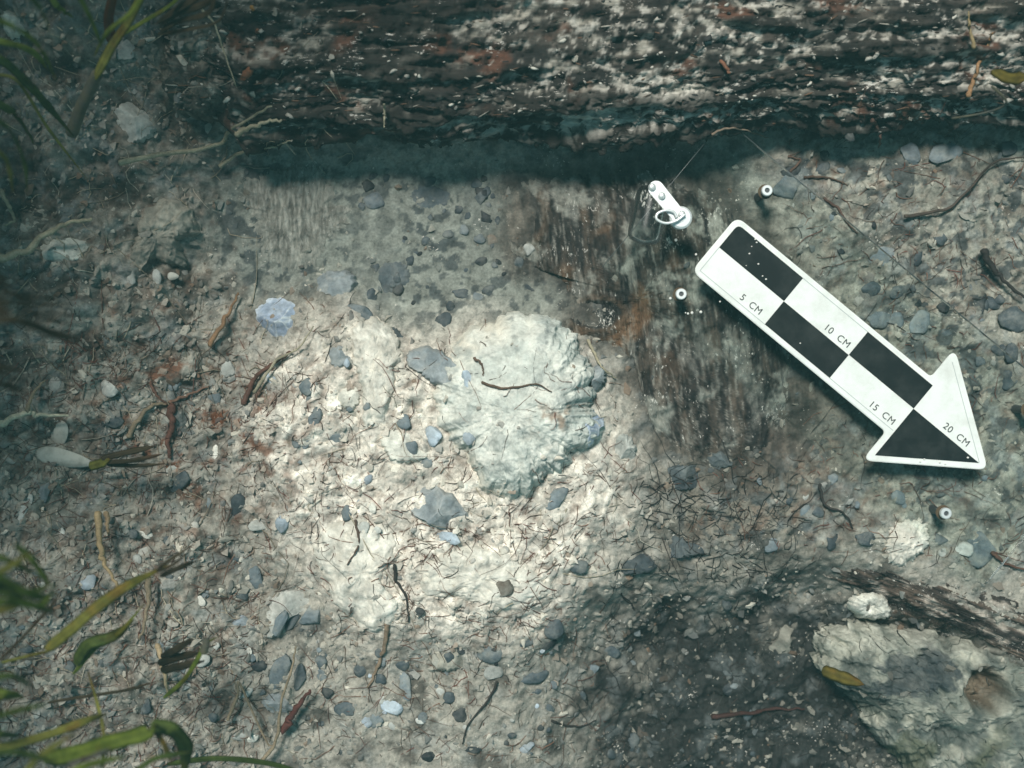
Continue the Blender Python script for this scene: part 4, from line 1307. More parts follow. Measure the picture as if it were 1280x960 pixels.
STRAW, TAN, RED, DKRED, BLACK, ORANGE = (0.30, 0.27, 0.19), (0.21, 0.165, 0.11), (0.12, 0.05, 0.035), (0.085, 0.03, 0.024), (0.03, 0.026, 0.024), (0.34, 0.17, 0.05)
ROOTS = [
    ('root', [(150, 204), (200, 194), (270, 182), (288, 164), (318, 145), (340, 133)], 3.2, STRAW, 'long straw-coloured root bent along the shaded foot of the log', 'root', .012),
    ('root', [(296, 168), (325, 155), (352, 150)], 3.4, STRAW, 'short straw-coloured root beside the bend of the long root', 'root', .012),
    ('root', [(275, 209), (300, 192), (340, 184), (363, 176)], 2.6, STRAW, 'pale curved root lying alone over the trench edge', 'root', .008),
    ('root', [(0, 322), (30, 316), (60, 292), (85, 280), (115, 274)], 5.0, STRAW, 'thick pale root over the white broken stone', 'root', .018),
    ('root', [(0, 238), (12, 258), (18, 275), (6, 282)], 3.0, STRAW, 'hooked pale root at the picture edge', 'root', .01),
    ('root', [(0, 530), (35, 516), (50, 519), (86, 519)], 4.0, (0.52, 0.48, 0.36), 'whitish forked root above the squarish shell', 'root', .01),
    ('root', [(34, 514), (42, 492), (57, 475)], 3.0, TAN, 'tan branch rising from the whitish forked root', 'root', .01),
    ('root', [(262, 432), (278, 405), (290, 385), (298, 366)], 3.4, (0.22, 0.13, 0.07), 'orange-brown stick leaning in the shaded trench end', 'stick', .006),
    ('root', [(305, 505), (318, 475), (340, 455), (365, 440)], 4.0, (0.10, 0.05, 0.036), 'red-brown root running down from the blue flint', 'root', .004),
    ('root', [(318, 490), (335, 465), (350, 447), (372, 436), (392, 408)], 2.2, STRAW, 'thin pale root beside the red-brown root under the blue flint', 'root', .008),
    ('root', [(213, 508), (216, 530), (210, 552), (214, 572)], 5.5, (0.095, 0.042, 0.03), 'stout rust-red root stub on the gravelly slope', 'root', .001),
    ('root', [(188, 478), (196, 494), (210, 506)], 2.6, (0.12, 0.06, 0.042), 'rusty root arm above the stout red stub', 'root', .001),
    ('root', [(212, 503), (235, 494), (262, 482)], 2.6, (0.17, 0.095, 0.065), 'orange-pink root arm stretching from the red stub to the mound', 'root', .001),
    ('root', [(160, 545), (185, 510), (208, 504)], 3.6, TAN, 'tan flat root beside the stout red stub', 'root', .001),
    ('root', [(355, 912), (364, 895), (376, 878), (388, 862)], 5.2, DKRED, 'dark red twig pointing up from the lower slope', 'twig', .01),
    ('root', [(328, 950), (345, 925), (352, 880), (366, 830), (370, 808)], 2.6, TAN, 'thin tan stalk rising past the fan-shaped stone', 'stalk', .012),
    ('root', [(285, 900), (298, 865), (300, 855), (330, 920), (342, 935)], 2.4, TAN, 'bent tan twig above the bright white pebble', 'twig', .008),
    ('root', [(123, 640), (127, 690), (133, 705), (148, 735)], 4.5, (0.30, 0.22, 0.12), 'upright tan stalk above the olive blade', 'stalk', .02),
    ('root', [(134, 640), (136, 668)], 3.8, (0.27, 0.19, 0.11), 'short tan stalk beside the upright tan stalk', 'stalk', .02),
    ('root', [(186, 720), (185, 760), (175, 800)], 3.6, TAN, 'tan stalk crossing behind the olive blade', 'stalk', .014),
    ('root', [(198, 805), (205, 840), (212, 872)], 3.4, (0.33, 0.25, 0.15), 'short straw stalk between olive blade and lower blades', 'stalk', .014),
    ('root', [(485, 780), (480, 812), (470, 838), (460, 860)], 3.4, (0.22, 0.16, 0.11), 'tan peeled root hanging below the mound', 'root', .0005),
    ('root', [(493, 705), (495, 725), (507, 745), (511, 778)], 2.3, BLACK, 'dark wavy root down the lower pale mound', 'root', .001),
    ('root', [(444, 650), (448, 680), (434, 706)], 2.0, (0.09, 0.06, 0.045), 'curved brown root at the side of the lower mound', 'root', .001),
    ('root', [(622, 852), (610, 875), (586, 905), (578, 930)], 1.9, BLACK, 'thin black root below the whitish pebble', 'root', .002),
    ('root', [(602, 478), (625, 485), (650, 483), (670, 480), (690, 490)], 1.9, (0.10, 0.065, 0.045), 'brown rootlet across the middle of the clay lump', 'root', .001),
    ('root', [(592, 448), (602, 455), (604, 470)], 1.9, (0.11, 0.07, 0.05), 'short brown rootlet on the upper clay lump', 'root', .001),
    ('root', [(735, 425), (745, 445), (755, 462), (770, 472)], 2.4, STRAW, 'pale root curling behind the clay lump onto the timber', 'root', .003),
    ('root', [(690, 900), (700, 905), (725, 908), (745, 900)], 1.9, BLACK, 'black hooked rootlet on the lower slope', 'root', .001),
    ('root', [(890, 895), (930, 892), (965, 886), (1005, 886)], 3.6, (0.05, 0.022, 0.018), 'dark red-black twig lying in the deep hollow', 'twig', .004),
    ('root', [(305, 100), (318, 75), (325, 50), (322, 38)], 5.0, (0.20, 0.08, 0.04), 'short red stem on the rubble before the log end', 'stem', .008),
    ('root', [(315, 8), (325, 32), (335, 50)], 2.2, ORANGE, 'small orange twig above the short red stem', 'twig', .012),
    ('root', [(250, 10), (268, 30), (280, 65), (296, 110)], 1.6, STRAW, 'thread-like root hanging at the log end', 'root', .012),
    ('root', [(889, 55), (898, 72), (912, 92)], 4.5, (0.19, 0.085, 0.05), 'reddish twig pressed into the log crust above the clear plate', 'twig', .003),
    ('root', [(1210, 120), (1222, 85), (1240, 42)], 3.2, (0.28, 0.16, 0.08), 'brown forked stalk on the log near the pale stones', 'stalk', .015),
    ('root', [(1218, 60), (1212, 38), (1210, 15)], 2.4, (0.25, 0.19, 0.10), 'thin stalk behind the brown forked stalk', 'stalk', .015),
    ('root', [(1228, 312), (1240, 335), (1255, 352), (1280, 372)], 4.5, BLACK, 'black root slanting above the arrowhead', 'root', .006),
    ('root', [(1130, 270), (1180, 262), (1210, 238), (1240, 205), (1282, 196)], 2.4, (0.06, 0.045, 0.036), 'long dark root crossing the clay beyond the arrow', 'root', .004),
    ('root', [(1030, 248), (1048, 262), (1060, 280), (1072, 292)], 1.9, (0.07, 0.04, 0.03), 'thin brown root beyond the arrow shaft', 'root', .001),
    ('root', [(1005, 222), (1035, 222), (1060, 232)], 1.8, (0.08, 0.05, 0.035), 'thin dark root beside the upper screw', 'root', .001),
    ('root', [(988, 215), (1000, 200), (985, 196), (1002, 190)], 1.8, (0.09, 0.055, 0.04), 'curled little root above the upper screw', 'root', .001),
    ('root', [(1090, 150), (1100, 168), (1098, 185)], 2.6, (0.07, 0.04, 0.03), 'dark root hanging from the log edge', 'root', .006),
    ('root', [(890, 168), (915, 160), (960, 172)], 1.7, (0.20, 0.15, 0.11), 'pale brown root in the log shadow beside the plate corner', 'root', .004),
    ('root', [(1240, 690), (1258, 705), (1285, 712)], 2.6, (0.10, 0.05, 0.035), 'red-brown root beside the rounded grey stone', 'root', .003),
    ('root', [(1025, 605), (1030, 630), (1055, 642), (1066, 660)], 2.2, BLACK, 'black angled root below the arrow barb', 'root', .002),
    ('root', [(480, 130), (481, 145), (480, 160)], 1.8, STRAW, 'pale fibre hanging from the log front', 'root', .012),
]
for r in ROOTS:
    root(r[0] if r[0] != 'root' else (r[5] if r[5] != 'root' else 'root'), r[1], r[2], r[3], r[4], r[5], r[6])

# ------------------------------------------------------------------ clear plate on four screws, with its latch
ZP = 0.0195                                         # plate underside
U2 = np.array([0.770, -0.638])                      # along the arrow (world x, y)
V2 = np.array([-0.638, -0.770])                     # across it
A0 = at(905, 150, ZP)[:2]
PXM = PPM * CAM_Z / (CAM_Z - ZP)


def uv(u, v, z):
    p = A0 + U2 * u + V2 * v
    return (p[0], p[1], z)


def rounded_poly(pts, rads, n=6):
    """2-D polygon with its corners rounded"""
    out = []
    m = len(pts)
    P = [np.array(p, float) for p in pts]
    for i in range(m):
        a, b, c = P[i - 1], P[i], P[(i + 1) % m]
        r = rads[i]
        d1 = (a - b) / np.linalg.norm(a - b)
        d2 = (c - b) / np.linalg.norm(c - b)
        ang = math.acos(max(-1, min(1, float(d1 @ d2))))
        t = r / math.tan(ang / 2)
        s, e = b + d1 * t, b + d2 * t
        for k in range(n + 1):
            f = k / n
            out.append(tuple((1 - f) ** 2 * s + 2 * f * (1 - f) * b + f * f * e))
    return out


def prism(name, poly, z0, z1, mat, parent=None, bevel=0.0, **kw):
    import bmesh
    bm = bmesh.new()
    vs = [bm.verts.new((p[0], p[1], z0)) for p in poly]
    f = bm.faces.new(vs)
    r = bmesh.ops.extrude_face_region(bm, geom=[f])
    top = [v for v in r['geom'] if isinstance(v, bmesh.types.BMVert)]
    for v in top: v.co.z = z1
    bmesh.ops.recalc_face_normals(bm, faces=bm.faces)
    if bevel:
        ed = [e for e in bm.edges if abs(e.verts[0].co.z - e.verts[1].co.z) < 1e-9]
        bmesh.ops.bevel(bm, geom=ed, offset=bevel, segments=2, affect='EDGES')
    me = bpy.data.meshes.new(name)
    bm.to_mesh(me)
    bm.free()
    return obj(name, me, MATS[mat], parent, **kw)


def lathe(name, prof, mat, parent=None, seg=28, loc=(0, 0, 0)):
    a = np.arange(seg) * 2 * math.pi / seg
    P = np.array(prof)
    V = np.stack([P[:, None, 0] * np.cos(a), P[:, None, 0] * np.sin(a), P[:, None, 1] + 0 * a], -1).reshape(-1, 3)
    me = mk_mesh(name, V, grid_faces(seg, len(P), True), False)
    o = obj(name, me, MATS[mat], parent)
    o.location = loc
    return o


plate = bpy.data.objects.new('clear_plate', None)
COL.objects.link(plate)
tag(plate, 'clear acrylic plate on screws carrying the checkered arrow over the timber', 'plate')
Lp, Wp, Tp = 621 / PXM, 240 / PXM, 0.003
rect = [uv(0, 0, 0)[:2], uv(Lp, 0, 0)[:2], uv(Lp, Wp, 0)[:2], uv(0, Wp, 0)[:2]]
prism('sheet', rounded_poly(rect[::-1], [0.003] * 4), ZP, ZP + Tp, 'clear', plate)
plain('acrylic_edge', (0.07, 0.08, 0.08), rough=0.3, spec=0.5)
for p, q in ((rect[0], rect[1]), (rect[3], rect[0])):            # thin beads added to draw the light these edges catch
    V, Q, T = tube(np.linspace((p[0], p[1], ZP + Tp), (q[0], q[1], ZP + Tp), 4), 0.00022, 6)
    obj('edge_bead', mesh_mixed('edge_bead', V, Q, T), MATS['acrylic_edge'], plate)
for su in (97 / PXM, 524 / PXM):
    for sv in (36 / PXM, 203 / PXM):
        x, y, _ = uv(su, sv, 0)
        zg = float(look(H0, x, y)) if abs(x) < .36 else 0.0
        s = lathe('screw', [(0.0, 0.0012), (0.0014, 0.0012), (0.0015, 0.0028), (0.0029, 0.0028), (0.0033, 0.0024), (0.0034, 0.0), (0.0015, 0.0), (0.0015, zg - 0.012 - ZP - Tp), (0.0, zg - 0.014 - ZP - Tp)],
                  'steel', plate, loc=(x, y, ZP + Tp + 0.0002))
        lathe('socket', [(0.0, 0.0016), (0.0013, 0.0016), (0.00135, 0.0013)], 'socket_dark', s)
        w = lathe('washer', [(0.0012, -0.0040), (0.0042, -0.0040), (0.0044, -0.0034), (0.0012, -0.0032)], 'washer_rust', s)
        lathe('post', [(0.0020, -0.0060), (0.0030, zg - 0.012 - ZP - Tp)], 'socket_dark', s)

# curved clear latch cover and the bright metal latch on the plate's short edge
def cover_shell():
    a, b = at(819, 232, ZP + 0.003), at(803, 306, ZP + 0.003)
    ax = b - a
    L = np.linalg.norm(ax[:2]); ax = ax / np.linalg.norm(ax)
    sd = np.array([-ax[1], ax[0], 0.0])
    nu, nv = 26, 18
    th = np.linspace(-0.15, math.pi + 0.15, nu)
    t = np.linspace(0, 1, nv)
    R = 0.0115
    Vs = []
    for rr in (R, R - 0.0012):
        k = np.sqrt(np.clip(1 - ((t - 0.5) * 2) ** 8, 0.02, 1))
        C = a[None] + ax[None] * (L * t)[:, None]
        V = C[:, None] + rr * k[:, None, None] * (sd[None, None] * np.cos(th)[None, :, None] + np.array([0, 0, 1.0]) * np.sin(th)[None, :, None])
        Vs.append(V.reshape(-1, 3))
    F = grid_faces(nu, nv)
    n = nu * nv
    me = mk_mesh('latch_cover', np.vstack(Vs), np.vstack([F, F[:, ::-1] + n]), True)
    return obj('latch_cover', me, MATS['clear_cover'], plate)


cover_shell()
ZL = ZP + 0.0185
latch = bpy.data.objects.new('latch', None)
COL.objects.link(latch)
latch.parent = plate
tag(latch, 'bright metal latch with wire loop')


def capsule_poly(p0, p1, r0, r1, n=14):
    p0, p1 = np.array(p0), np.array(p1)
    d = (p1 - p0) / np.linalg.norm(p1 - p0)
    s = np.array([-d[1], d[0]])
    out = []
    for k in range(n + 1):
        t = math.pi / 2 + math.pi * k / n
        out.append(tuple(p0 + r0 * (d * math.cos(t) + s * math.sin(t))))
    for k in range(n + 1):
        t = -math.pi / 2 + math.pi * k / n
        out.append(tuple(p1 + r1 * (d * math.cos(t) + s * math.sin(t))))
    return out


pa, pb = at(820, 236, ZL), at(848, 270, ZL)
prism('strap', capsule_poly(pa[:2], pb[:2], 9.5 / PXM, 8.5 / PXM), ZL, ZL + 0.0012, 'steel_dull', latch, bevel=0.0003)
lathe('boss', [(0.0, 0.0016), (0.0055, 0.0014), (0.0066, 0.0004), (0.0066, -0.004), (0.0, -0.004)], 'steel_dull', latch, loc=tuple(at(851, 272, ZL - 0.0008)))
for q in ((815, 234), (827, 245), (852, 268)):
    lathe('rivet', [(0.0, 0.0026), (0.0012, 0.0024), (0.0021, 0.0014), (0.0023, 0.0)], 'steel', latch, seg=16, loc=tuple(at(*q, ZL + 0.0012)))
lp = [(856, 268), (845, 276), (832, 279), (821, 274), (822, 267), (832, 263), (842, 265), (846, 272)]
Cl = spline(lp, 44)
V, Q, T = tube(np.stack([at(c[0], c[1], ZL + 0.0032) for c in Cl]), 0.00085, 8)
obj('wire_loop', mesh_mixed('wire_loop', V, Q, T), MATS['steel'], latch)

# ------------------------------------------------------------------ the checkered scale arrow
ZA = 0.0240
S = CAM_Z / (CAM_Z - ZA) * PPM
O2 = at(898.5, 309.5, ZA)[:2]
AD = np.array([81.5, -67.5]); AD /= np.linalg.norm(AD)
AN = np.array([-AD[1], AD[0]])                 # towards the upper side of the picture


def ar(a, b):
    p = O2 + AD * a * 0.01 + AN * b * 0.01
    return (p[0], p[1])


arrow = bpy.data.objects.new('scale_arrow', None)
COL.objects.link(arrow)
tag(arrow, 'black and white checkered scale arrow marked in centimetres, pointing to the lower corner', 'scale arrow')
W1, W2 = 1.78, 3.55
out = [ar(-0.36, W1 + .33), ar(-0.36, -W1 - .33), ar(14.62, -W1 - .33), ar(14.62, -W2 - .78), ar(20.75, 0.02), ar(14.62, W2 + .78), ar(14.62, W1 + .33)]
prism('board', rounded_poly(out, [.006, .006, .003, .0035, .0045, .0035, .003]), ZA - 0.0012, ZA + 0.0008, 'arrow_white', arrow, bevel=0.0004)
ZT = ZA + 0.00085


def flat(name, pts, mat, z=ZT, rads=None):
    pts2 = [ar(*p) for p in pts]
    if rads: pts2 = rounded_poly(pts2, rads, 4)
    return prism(name, pts2, z, z + 0.00022, mat, arrow)


flat('black_square', [(0, W1), (0, 0.01), (5, 0.01), (5, W1)], 'arrow_black', rads=[.0035, .0001, .0001, .0001])
flat('black_square', [(5, -0.01), (5, -W1), (10, -W1), (10, -0.01)], 'arrow_black')
flat('black_square', [(10, W1), (10, 0.01), (15, 0.01), (15, W1)], 'arrow_black')
flat('black_triangle', [(15.0, -0.01), (15.0, -W2 - .05), (20.05, -0.01)], 'arrow_black')
# thin engraved line just inside the rim of the white fields
plain('arrow_line', (0.42, 0.46, 0.45), rough=0.5)
for seg in ([(0, 0), (0, -W1), (5, -W1)], [(5, W1), (10, W1)], [(10, -W1), (14.9, -W1)], [(15, W2 + .05), (20.05, 0.02)]):
    for p, q in zip(seg[:-1], seg[1:]):
        p, q = np.array(p, float), np.array(q, float)
        d = (q - p) / np.linalg.norm(q - p); s = np.array([-d[1], d[0]]) * 0.018
        flat('rim_line', [tuple(p - s), tuple(q - s), tuple(q + s), tuple(p + s)], 'arrow_line')


def lettering(text, a, b, size):
    cu = bpy.data.curves.new('lettering', 'FONT')
    cu.body = text
    cu.size = size
    cu.align_x = 'CENTER'
    cu.align_y = 'CENTER'
    cu.space_character = 1.08
    cu.extrude = 0.00006
    tmp = bpy.data.objects.new('tmp', cu)
    COL.objects.link(tmp)
    dg = bpy.context.evaluated_depsgraph_get()
    me = bpy.data.meshes.new_from_object(tmp.evaluated_get(dg))
    bpy.data.objects.remove(tmp)
    me.name = 'lettering'
    me.materials.clear()
    o = obj('lettering', me, MATS['arrow_ink'], arrow, label='printed mark ' + text)
    p = ar(a, b)
    o.location = (p[0], p[1], ZT + 0.0002)
    o.rotation_euler = (0, 0, math.atan2(AD[1], AD[0]))


lettering('5  CM', 3.62, -1.40, 0.0058)
lettering('10  CM', 8.75, 0.42, 0.0058)
lettering('15  CM', 13.72, -1.40, 0.0058)
lettering('20  CM', 17.95, 0.42, 0.0058)

# bright grains of sand that settled on arrow and plate
GVs, GFs, off = [], [], 0
spots = [(946, 303), (940, 308), (944, 299), (936, 317), (948, 330), (953, 345), (958, 349), (933, 332), (1001, 429), (1150, 577), (1175, 578), (1182, 580), (1155, 574), (1210, 572)]
OV, OF = ico(1)
for i, (a, b) in enumerate(spots):
    c = at(a + random.uniform(-1, 1), b, ZT + 0.0004)
    r = random.uniform(0.0003, 0.0007)
    GVs.append(OV * r * np.array([1.3, 1, .7]) + c); GFs.append(OF + off); off += len(OV)
for (a, b) in [(857, 391), (860, 392), (865, 391), (876, 390), (900, 377), (838, 373), (870, 318), (845, 300)]:
    c = at(a, b, ZP + Tp + 0.0004)
    r = random.uniform(0.0005, 0.0011)
    GVs.append(OV * r * np.array([1, 1, .7]) + c); GFs.append(OF + off); off += len(OV)
obj('sand_grains', mk_mesh('sand_grains', np.vstack(GVs), np.vstack(GFs)), MATS['grit'], None, 'white sand grains settled on the arrow and plate', 'sand', None, 'stuff')

# ------------------------------------------------------------------ seagrass
def ribbon(name, C, width, mat, parent, taper=True, fold=0.12, twist=0.0):
    C = np.asarray(C, float)
    n = len(C)
    T = np.gradient(C, axis=0)
    T /= np.linalg.norm(T, axis=1)[:, None]
    Sd = np.cross(T, [0, 0, 1.0])
    bad = np.linalg.norm(Sd, axis=1) < 0.15
    Sd[bad] = (1, 0.2, 0)
    Sd /= np.linalg.norm(Sd, axis=1)[:, None]
    N = np.cross(Sd, T)
    t = np.linspace(0, 1, n)
    a = twist * t
    S2 = Sd * np.cos(a)[:, None] + N * np.sin(a)[:, None]
    N2 = -Sd * np.sin(a)[:, None] + N * np.cos(a)[:, None]
    w = width * 0.5 * (np.clip(np.minimum(t * 5 + 0.5, (1 - t) * 3.2 + 0.05), 0, 1) * (1 + 0.12 * np.sin(t * 23 + width * 9000) * t) if taper else 1 + 0 * t)
    th = 0.0004
    rows = []
    for f, up in ((-1, 0), (-.5, fold * .6), (0, fold), (.5, fold * .6), (1, 0)):
        rows.append(C + S2 * (w * f)[:, None] + N2 * (w * up + th * (1 - abs(f) * .5))[:, None])
    for f, up in ((.5, fold * .6), (0, fold), (-.5, fold * .6)):
        rows.append(C + S2 * (w * f)[:, None] + N2 * (w * up - th)[:, None])
    V = np.stack(rows, 1).reshape(-1, 3)
    F = grid_faces(8, n, True)
    cross = np.array([0.55, 0.85, 0.62, 0.85, 0.55, 0.8, 0.6, 0.8])
    tt = np.repeat(t, 8)
    g = np.tile(cross, n) * (1 + 0.5 * fbm(V[:, 0] * 130, V[:, 1] * 130, V[:, 2] * 60, 4, 0.6))
    Cc = g[:, None] * np.array([0.85, 0.85, 0.85])
    wither = np.clip(sm(0.75, 1.0, tt) + sm(0.12, 0.35, fbm(V[:, 0] * 60 + 4, V[:, 1] * 60, V[:, 2] * 60, 4, 0.6)), 0, 1)
    Cc = Cc + (g[:, None] * np.array([0.85, 0.55, 0.5]) - Cc) * (0.8 * wither)[:, None]
    return obj(name, mk_mesh(name, V, F, True, Cc), MATS[mat], parent)


def blade_px(pts, z, n=30):
    P = spline(pts, n)
    zz = np.interp(np.linspace(0, 1, n), np.linspace(0, 1, len(z)), z)
    return np.stack([at(P[i, 0], P[i, 1], zz[i]) for i in range(n)])


def plant(label, blades, name='seagrass_plant', cat='seagrass', group='seagrass around the trench'):
    e = bpy.data.objects.new(name, None)
    COL.objects.link(e)
    tag(e, label, cat, group)
    strips = []
    for bl in blades:
        if bl[3] == 'leaf_brown' and bl[2] > 14:          # dead leaf frayed into strips
            k = max(3, int(bl[2] / 7))
            for i in range(k):
                o = (i / (k - 1) - .5) * bl[2] * 0.9
                p = [(a[0] + random.uniform(-5, 5) + o * 0.3 * q, a[1] + o * (0.5 + 0.35 * q) + random.uniform(-3, 3)) for q, a in enumerate(bl[0])]
                strips.append((p, [zz + random.uniform(-.006, .006) for zz in bl[1]], bl[2] / k * random.uniform(.7, 1.3), 'leaf_brown', random.uniform(-1, 1)))
        else:
            strips.append(bl)
    for pts, z, wpx, mat, *kind in strips:
        C = blade_px(pts, z)
        if kind and kind[0] == 'stem':
            V, Q, T = tube(C, np.linspace(1, .8, len(C)) * wpx / PPM * 0.5, 10)
            obj('stem', mesh_mixed('stem', V, Q, T, True, 0.75 * (1 + 0.5 * fbm(V[:, 0] * 140, V[:, 1] * 140, V[:, 2] * 90, 4, 0.6))[:, None] * np.ones((1, 3))), MATS[mat], e)
        else:
            ribbon('blade', C, wpx / PPM * (CAM_Z - C[:, 2].mean()) / CAM_Z, mat, e, twist=kind[0] if kind else 0.0)
    return e


plant('thick yellow-green seagrass stem with a grey base in the top corner', [
    ([(90, 165), (104, 128), (122, 92)], (0.068, 0.085, 0.10), 15, 'stem_pale', 'stem'),
    ([(119, 98), (140, 58), (160, 28), (182, -14), (205, -60)], (0.10, 0.115, 0.13, 0.15, 0.17), 14, 'leaf_olive', 0.3),
    ([(150, 45), (175, 30), (215, 5), (240, -25)], (0.11, 0.12, 0.13, 0.14), 6, 'leaf_green', 0.4),
])
plant('rust-red upright stem behind the thick seagrass stem', [
    ([(139, 48), (136, 20), (146, -20)], (0.08, 0.10, 0.13), 12, 'stem_red', 'stem'),
    ([(200, 34), (222, 24), (262, 8), (270, -25)], (0.10, 0.12, 0.14, 0.16), 34, 'leaf_brown', 0.3),
], name='dead_seagrass')
plant('dark green arching blades entering from the top edge corner', [
    ([(-30, 62), (6, 78), (40, 110), (62, 135), (92, 170)], (0.16, 0.15, 0.13, 0.11, 0.08), 11, 'leaf_dark', 0.2),
    ([(-30, 48), (10, 54), (42, 66), (60, 88)], (0.17, 0.16, 0.14, 0.12), 9, 'leaf_green', 0.3),
    ([(-20, 120), (15, 140), (35, 165), (42, 180)], (0.15, 0.13, 0.10, 0.08), 10, 'leaf_dark', 0.1),
    ([(60, -12), (72, 8), (92, 22)], (0.15, 0.14, 0.12), 8, 'leaf_green', 0.2),
    ([(-20, 95), (20, 100), (60, 160), (110, 225)], (0.13, 0.12, 0.09, 0.06), 4, 'leaf_olive', 0.2),
])
plant('blurred brown seagrass sheath at the middle of the picture edge', [
    ([(-60, 400), (10, 385), (55, 395), (90, 402)], (0.32, 0.30, 0.27, 0.24), 44, 'leaf_brown', 0.3),
    ([(-60, 475), (-10, 470), (30, 478)], (0.30, 0.28, 0.25), 26, 'leaf_brown', 0.2),
    ([(-40, 330), (-5, 350), (20, 360)], (0.28, 0.25, 0.20), 22, 'leaf_brown', 0.2),
], name='dead_seagrass')
plant('short yellow-green leaf stub touching the long white valve shell', [
    ([(112, 583), (124, 580), (138, 574)], (0.050, 0.055, 0.06), 12, 'leaf_olive', 0.2),
    ([(130, 578), (165, 575), (200, 568)], (0.056, 0.06, 0.055), 22, 'leaf_brown', 0.2),
])
plant('blurred dark green tuft at the edge above the olive blade', [
    ([(-50, 735), (0, 715), (40, 690)], (0.30, 0.29, 0.27), 9, 'leaf_olive', 0.2),
    ([(-40, 700), (5, 725), (45, 745), (72, 742)], (0.31, 0.29, 0.27, 0.25), 11, 'leaf_green', 0.5),
    ([(-40, 715), (5, 735), (40, 740), (66, 728)], (0.30, 0.28, 0.27, 0.26), 10, 'leaf_dark', 0.5),
    ([(-40, 730), (10, 742), (45, 758), (70, 765)], (0.29, 0.28, 0.26, 0.25), 9, 'leaf_dark', 0.7),
    ([(-40, 760), (10, 752), (50, 756), (70, 730)], (0.31, 0.29, 0.27, 0.25), 10, 'leaf_green', 0.4),
    ([(-30, 768), (5, 762), (30, 755)], (0.28, 0.27, 0.26), 8, 'leaf_olive', 0.2),
    ([(20, 680), (40, 700), (65, 735)], (0.27, 0.26, 0.24), 9, 'leaf_green', 0.3),
    ([(-30, 690), (10, 700), (50, 722)], (0.27, 0.26, 0.24), 8, 'leaf_dark', 0.3),
])
plant('broad olive blade slanting up to a withered brown tip', [
    ([(58, 812), (90, 786), (120, 760), (160, 732), (212, 706)], (0.175, 0.184, 0.184, 0.175, 0.149), 15, 'leaf_olive', 0.25),
    ([(195, 716), (215, 706), (242, 690)], (0.158, 0.150, 0.131), 15, 'leaf_brown', 0.1),
    ([(95, 830), (110, 806), (140, 796), (168, 775)], (0.123, 0.140, 0.140, 0.123), 16, 'leaf_dark', 0.6),
    ([(92, 842), (120, 810), (150, 790), (180, 755)], (0.105, 0.131, 0.140, 0.123), 6, 'leaf_green', 0.4),
    ([(2, 828), (35, 820), (70, 812)], (0.140, 0.140, 0.131), 4, 'leaf_olive', 0.1),
    ([(0, 825), (30, 795), (62, 760), (75, 740)], (0.158, 0.158, 0.140, 0.123), 4, 'leaf_brown', 0.1),
])
plant('thin green blade with a pale bead at its bent tip', [
    ([(205, 872), (230, 850), (248, 822), (256, 806), (272, 796)], (0.088, 0.105, 0.114, 0.114, 0.105), 6, 'leaf_green', 0.2),
    ([(255, 814), (257, 806), (258, 800)], (0.119, 0.121, 0.119), 9, 'stem_pale', 'stem'),
    ([(198, 830), (225, 822), (250, 812)], (0.079, 0.096, 0.105), 26, 'leaf_brown', 0.1),
])
plant('bright green curled blades along the bottom edge', [
    ([(55, 950), (95, 942), (140, 928), (185, 915), (195, 905)], (0.175, 0.201, 0.210, 0.210, 0.193), 22, 'leaf_green', 0.7),
    ([(188, 908), (215, 912), (232, 935), (228, 975)], (0.193, 0.193, 0.175, 0.158), 20, 'leaf_dark', 0.6),
    ([(85, 955), (115, 945), (140, 935)], (0.213, 0.221, 0.221), 6, 'stem_pale', 0.2),
    ([(195, 915), (205, 930), (215, 955)], (0.201, 0.201, 0.193), 7, 'leaf_yellow', 0.3),
    ([(210, 955), (270, 948), (340, 955), (400, 975)], (0.088, 0.096, 0.088, 0.070), 7, 'leaf_dark', 0.2),
])
plant('long pale green blade above the curled blades, arching from the edge', [
    ([(-30, 938), (20, 930), (70, 915), (110, 900), (135, 892)], (0.193, 0.193, 0.184, 0.175, 0.158), 11, 'leaf_olive', 0.3),
    ([(-30, 870), (5, 868), (30, 872)], (0.210, 0.210, 0.193), 15, 'leaf_green', 0.2),
    ([(-30, 920), (0, 918), (25, 920)], (0.210, 0.210, 0.193), 10, 'leaf_dark', 0.2),
    ([(128, 960), (130, 920), (122, 880), (110, 840)], (0.175, 0.175, 0.158, 0.131), 5, 'leaf_olive', 0.1),
    ([(60, 878), (110, 870), (160, 862), (200, 850)], (0.096, 0.105, 0.096, 0.088), 4, 'leaf_brown', 0.1),
])
plant('yellowed leaf scrap caught on the large pale rock', [
    ([(1028, 838), (1050, 846), (1080, 856)], (0.004, 0.010, 0.014), 16, 'leaf_yellow', 0.15),
], name='leaf_scrap', cat='leaf', group=None)
plant('yellow-green leaf end beside the pale rounded stone by the log', [
    ([(1243, 88), (1262, 98), (1290, 96)], (0.075, 0.085, 0.095), 17, 'leaf_yellow', 0.2),
    ([(1240, 108), (1258, 128), (1235, 140), (1190, 148)], (0.085, 0.08, 0.07, 0.06), 3, 'stem_pale', 'stem'),
], name='leaf_scrap', cat='leaf', group=None)

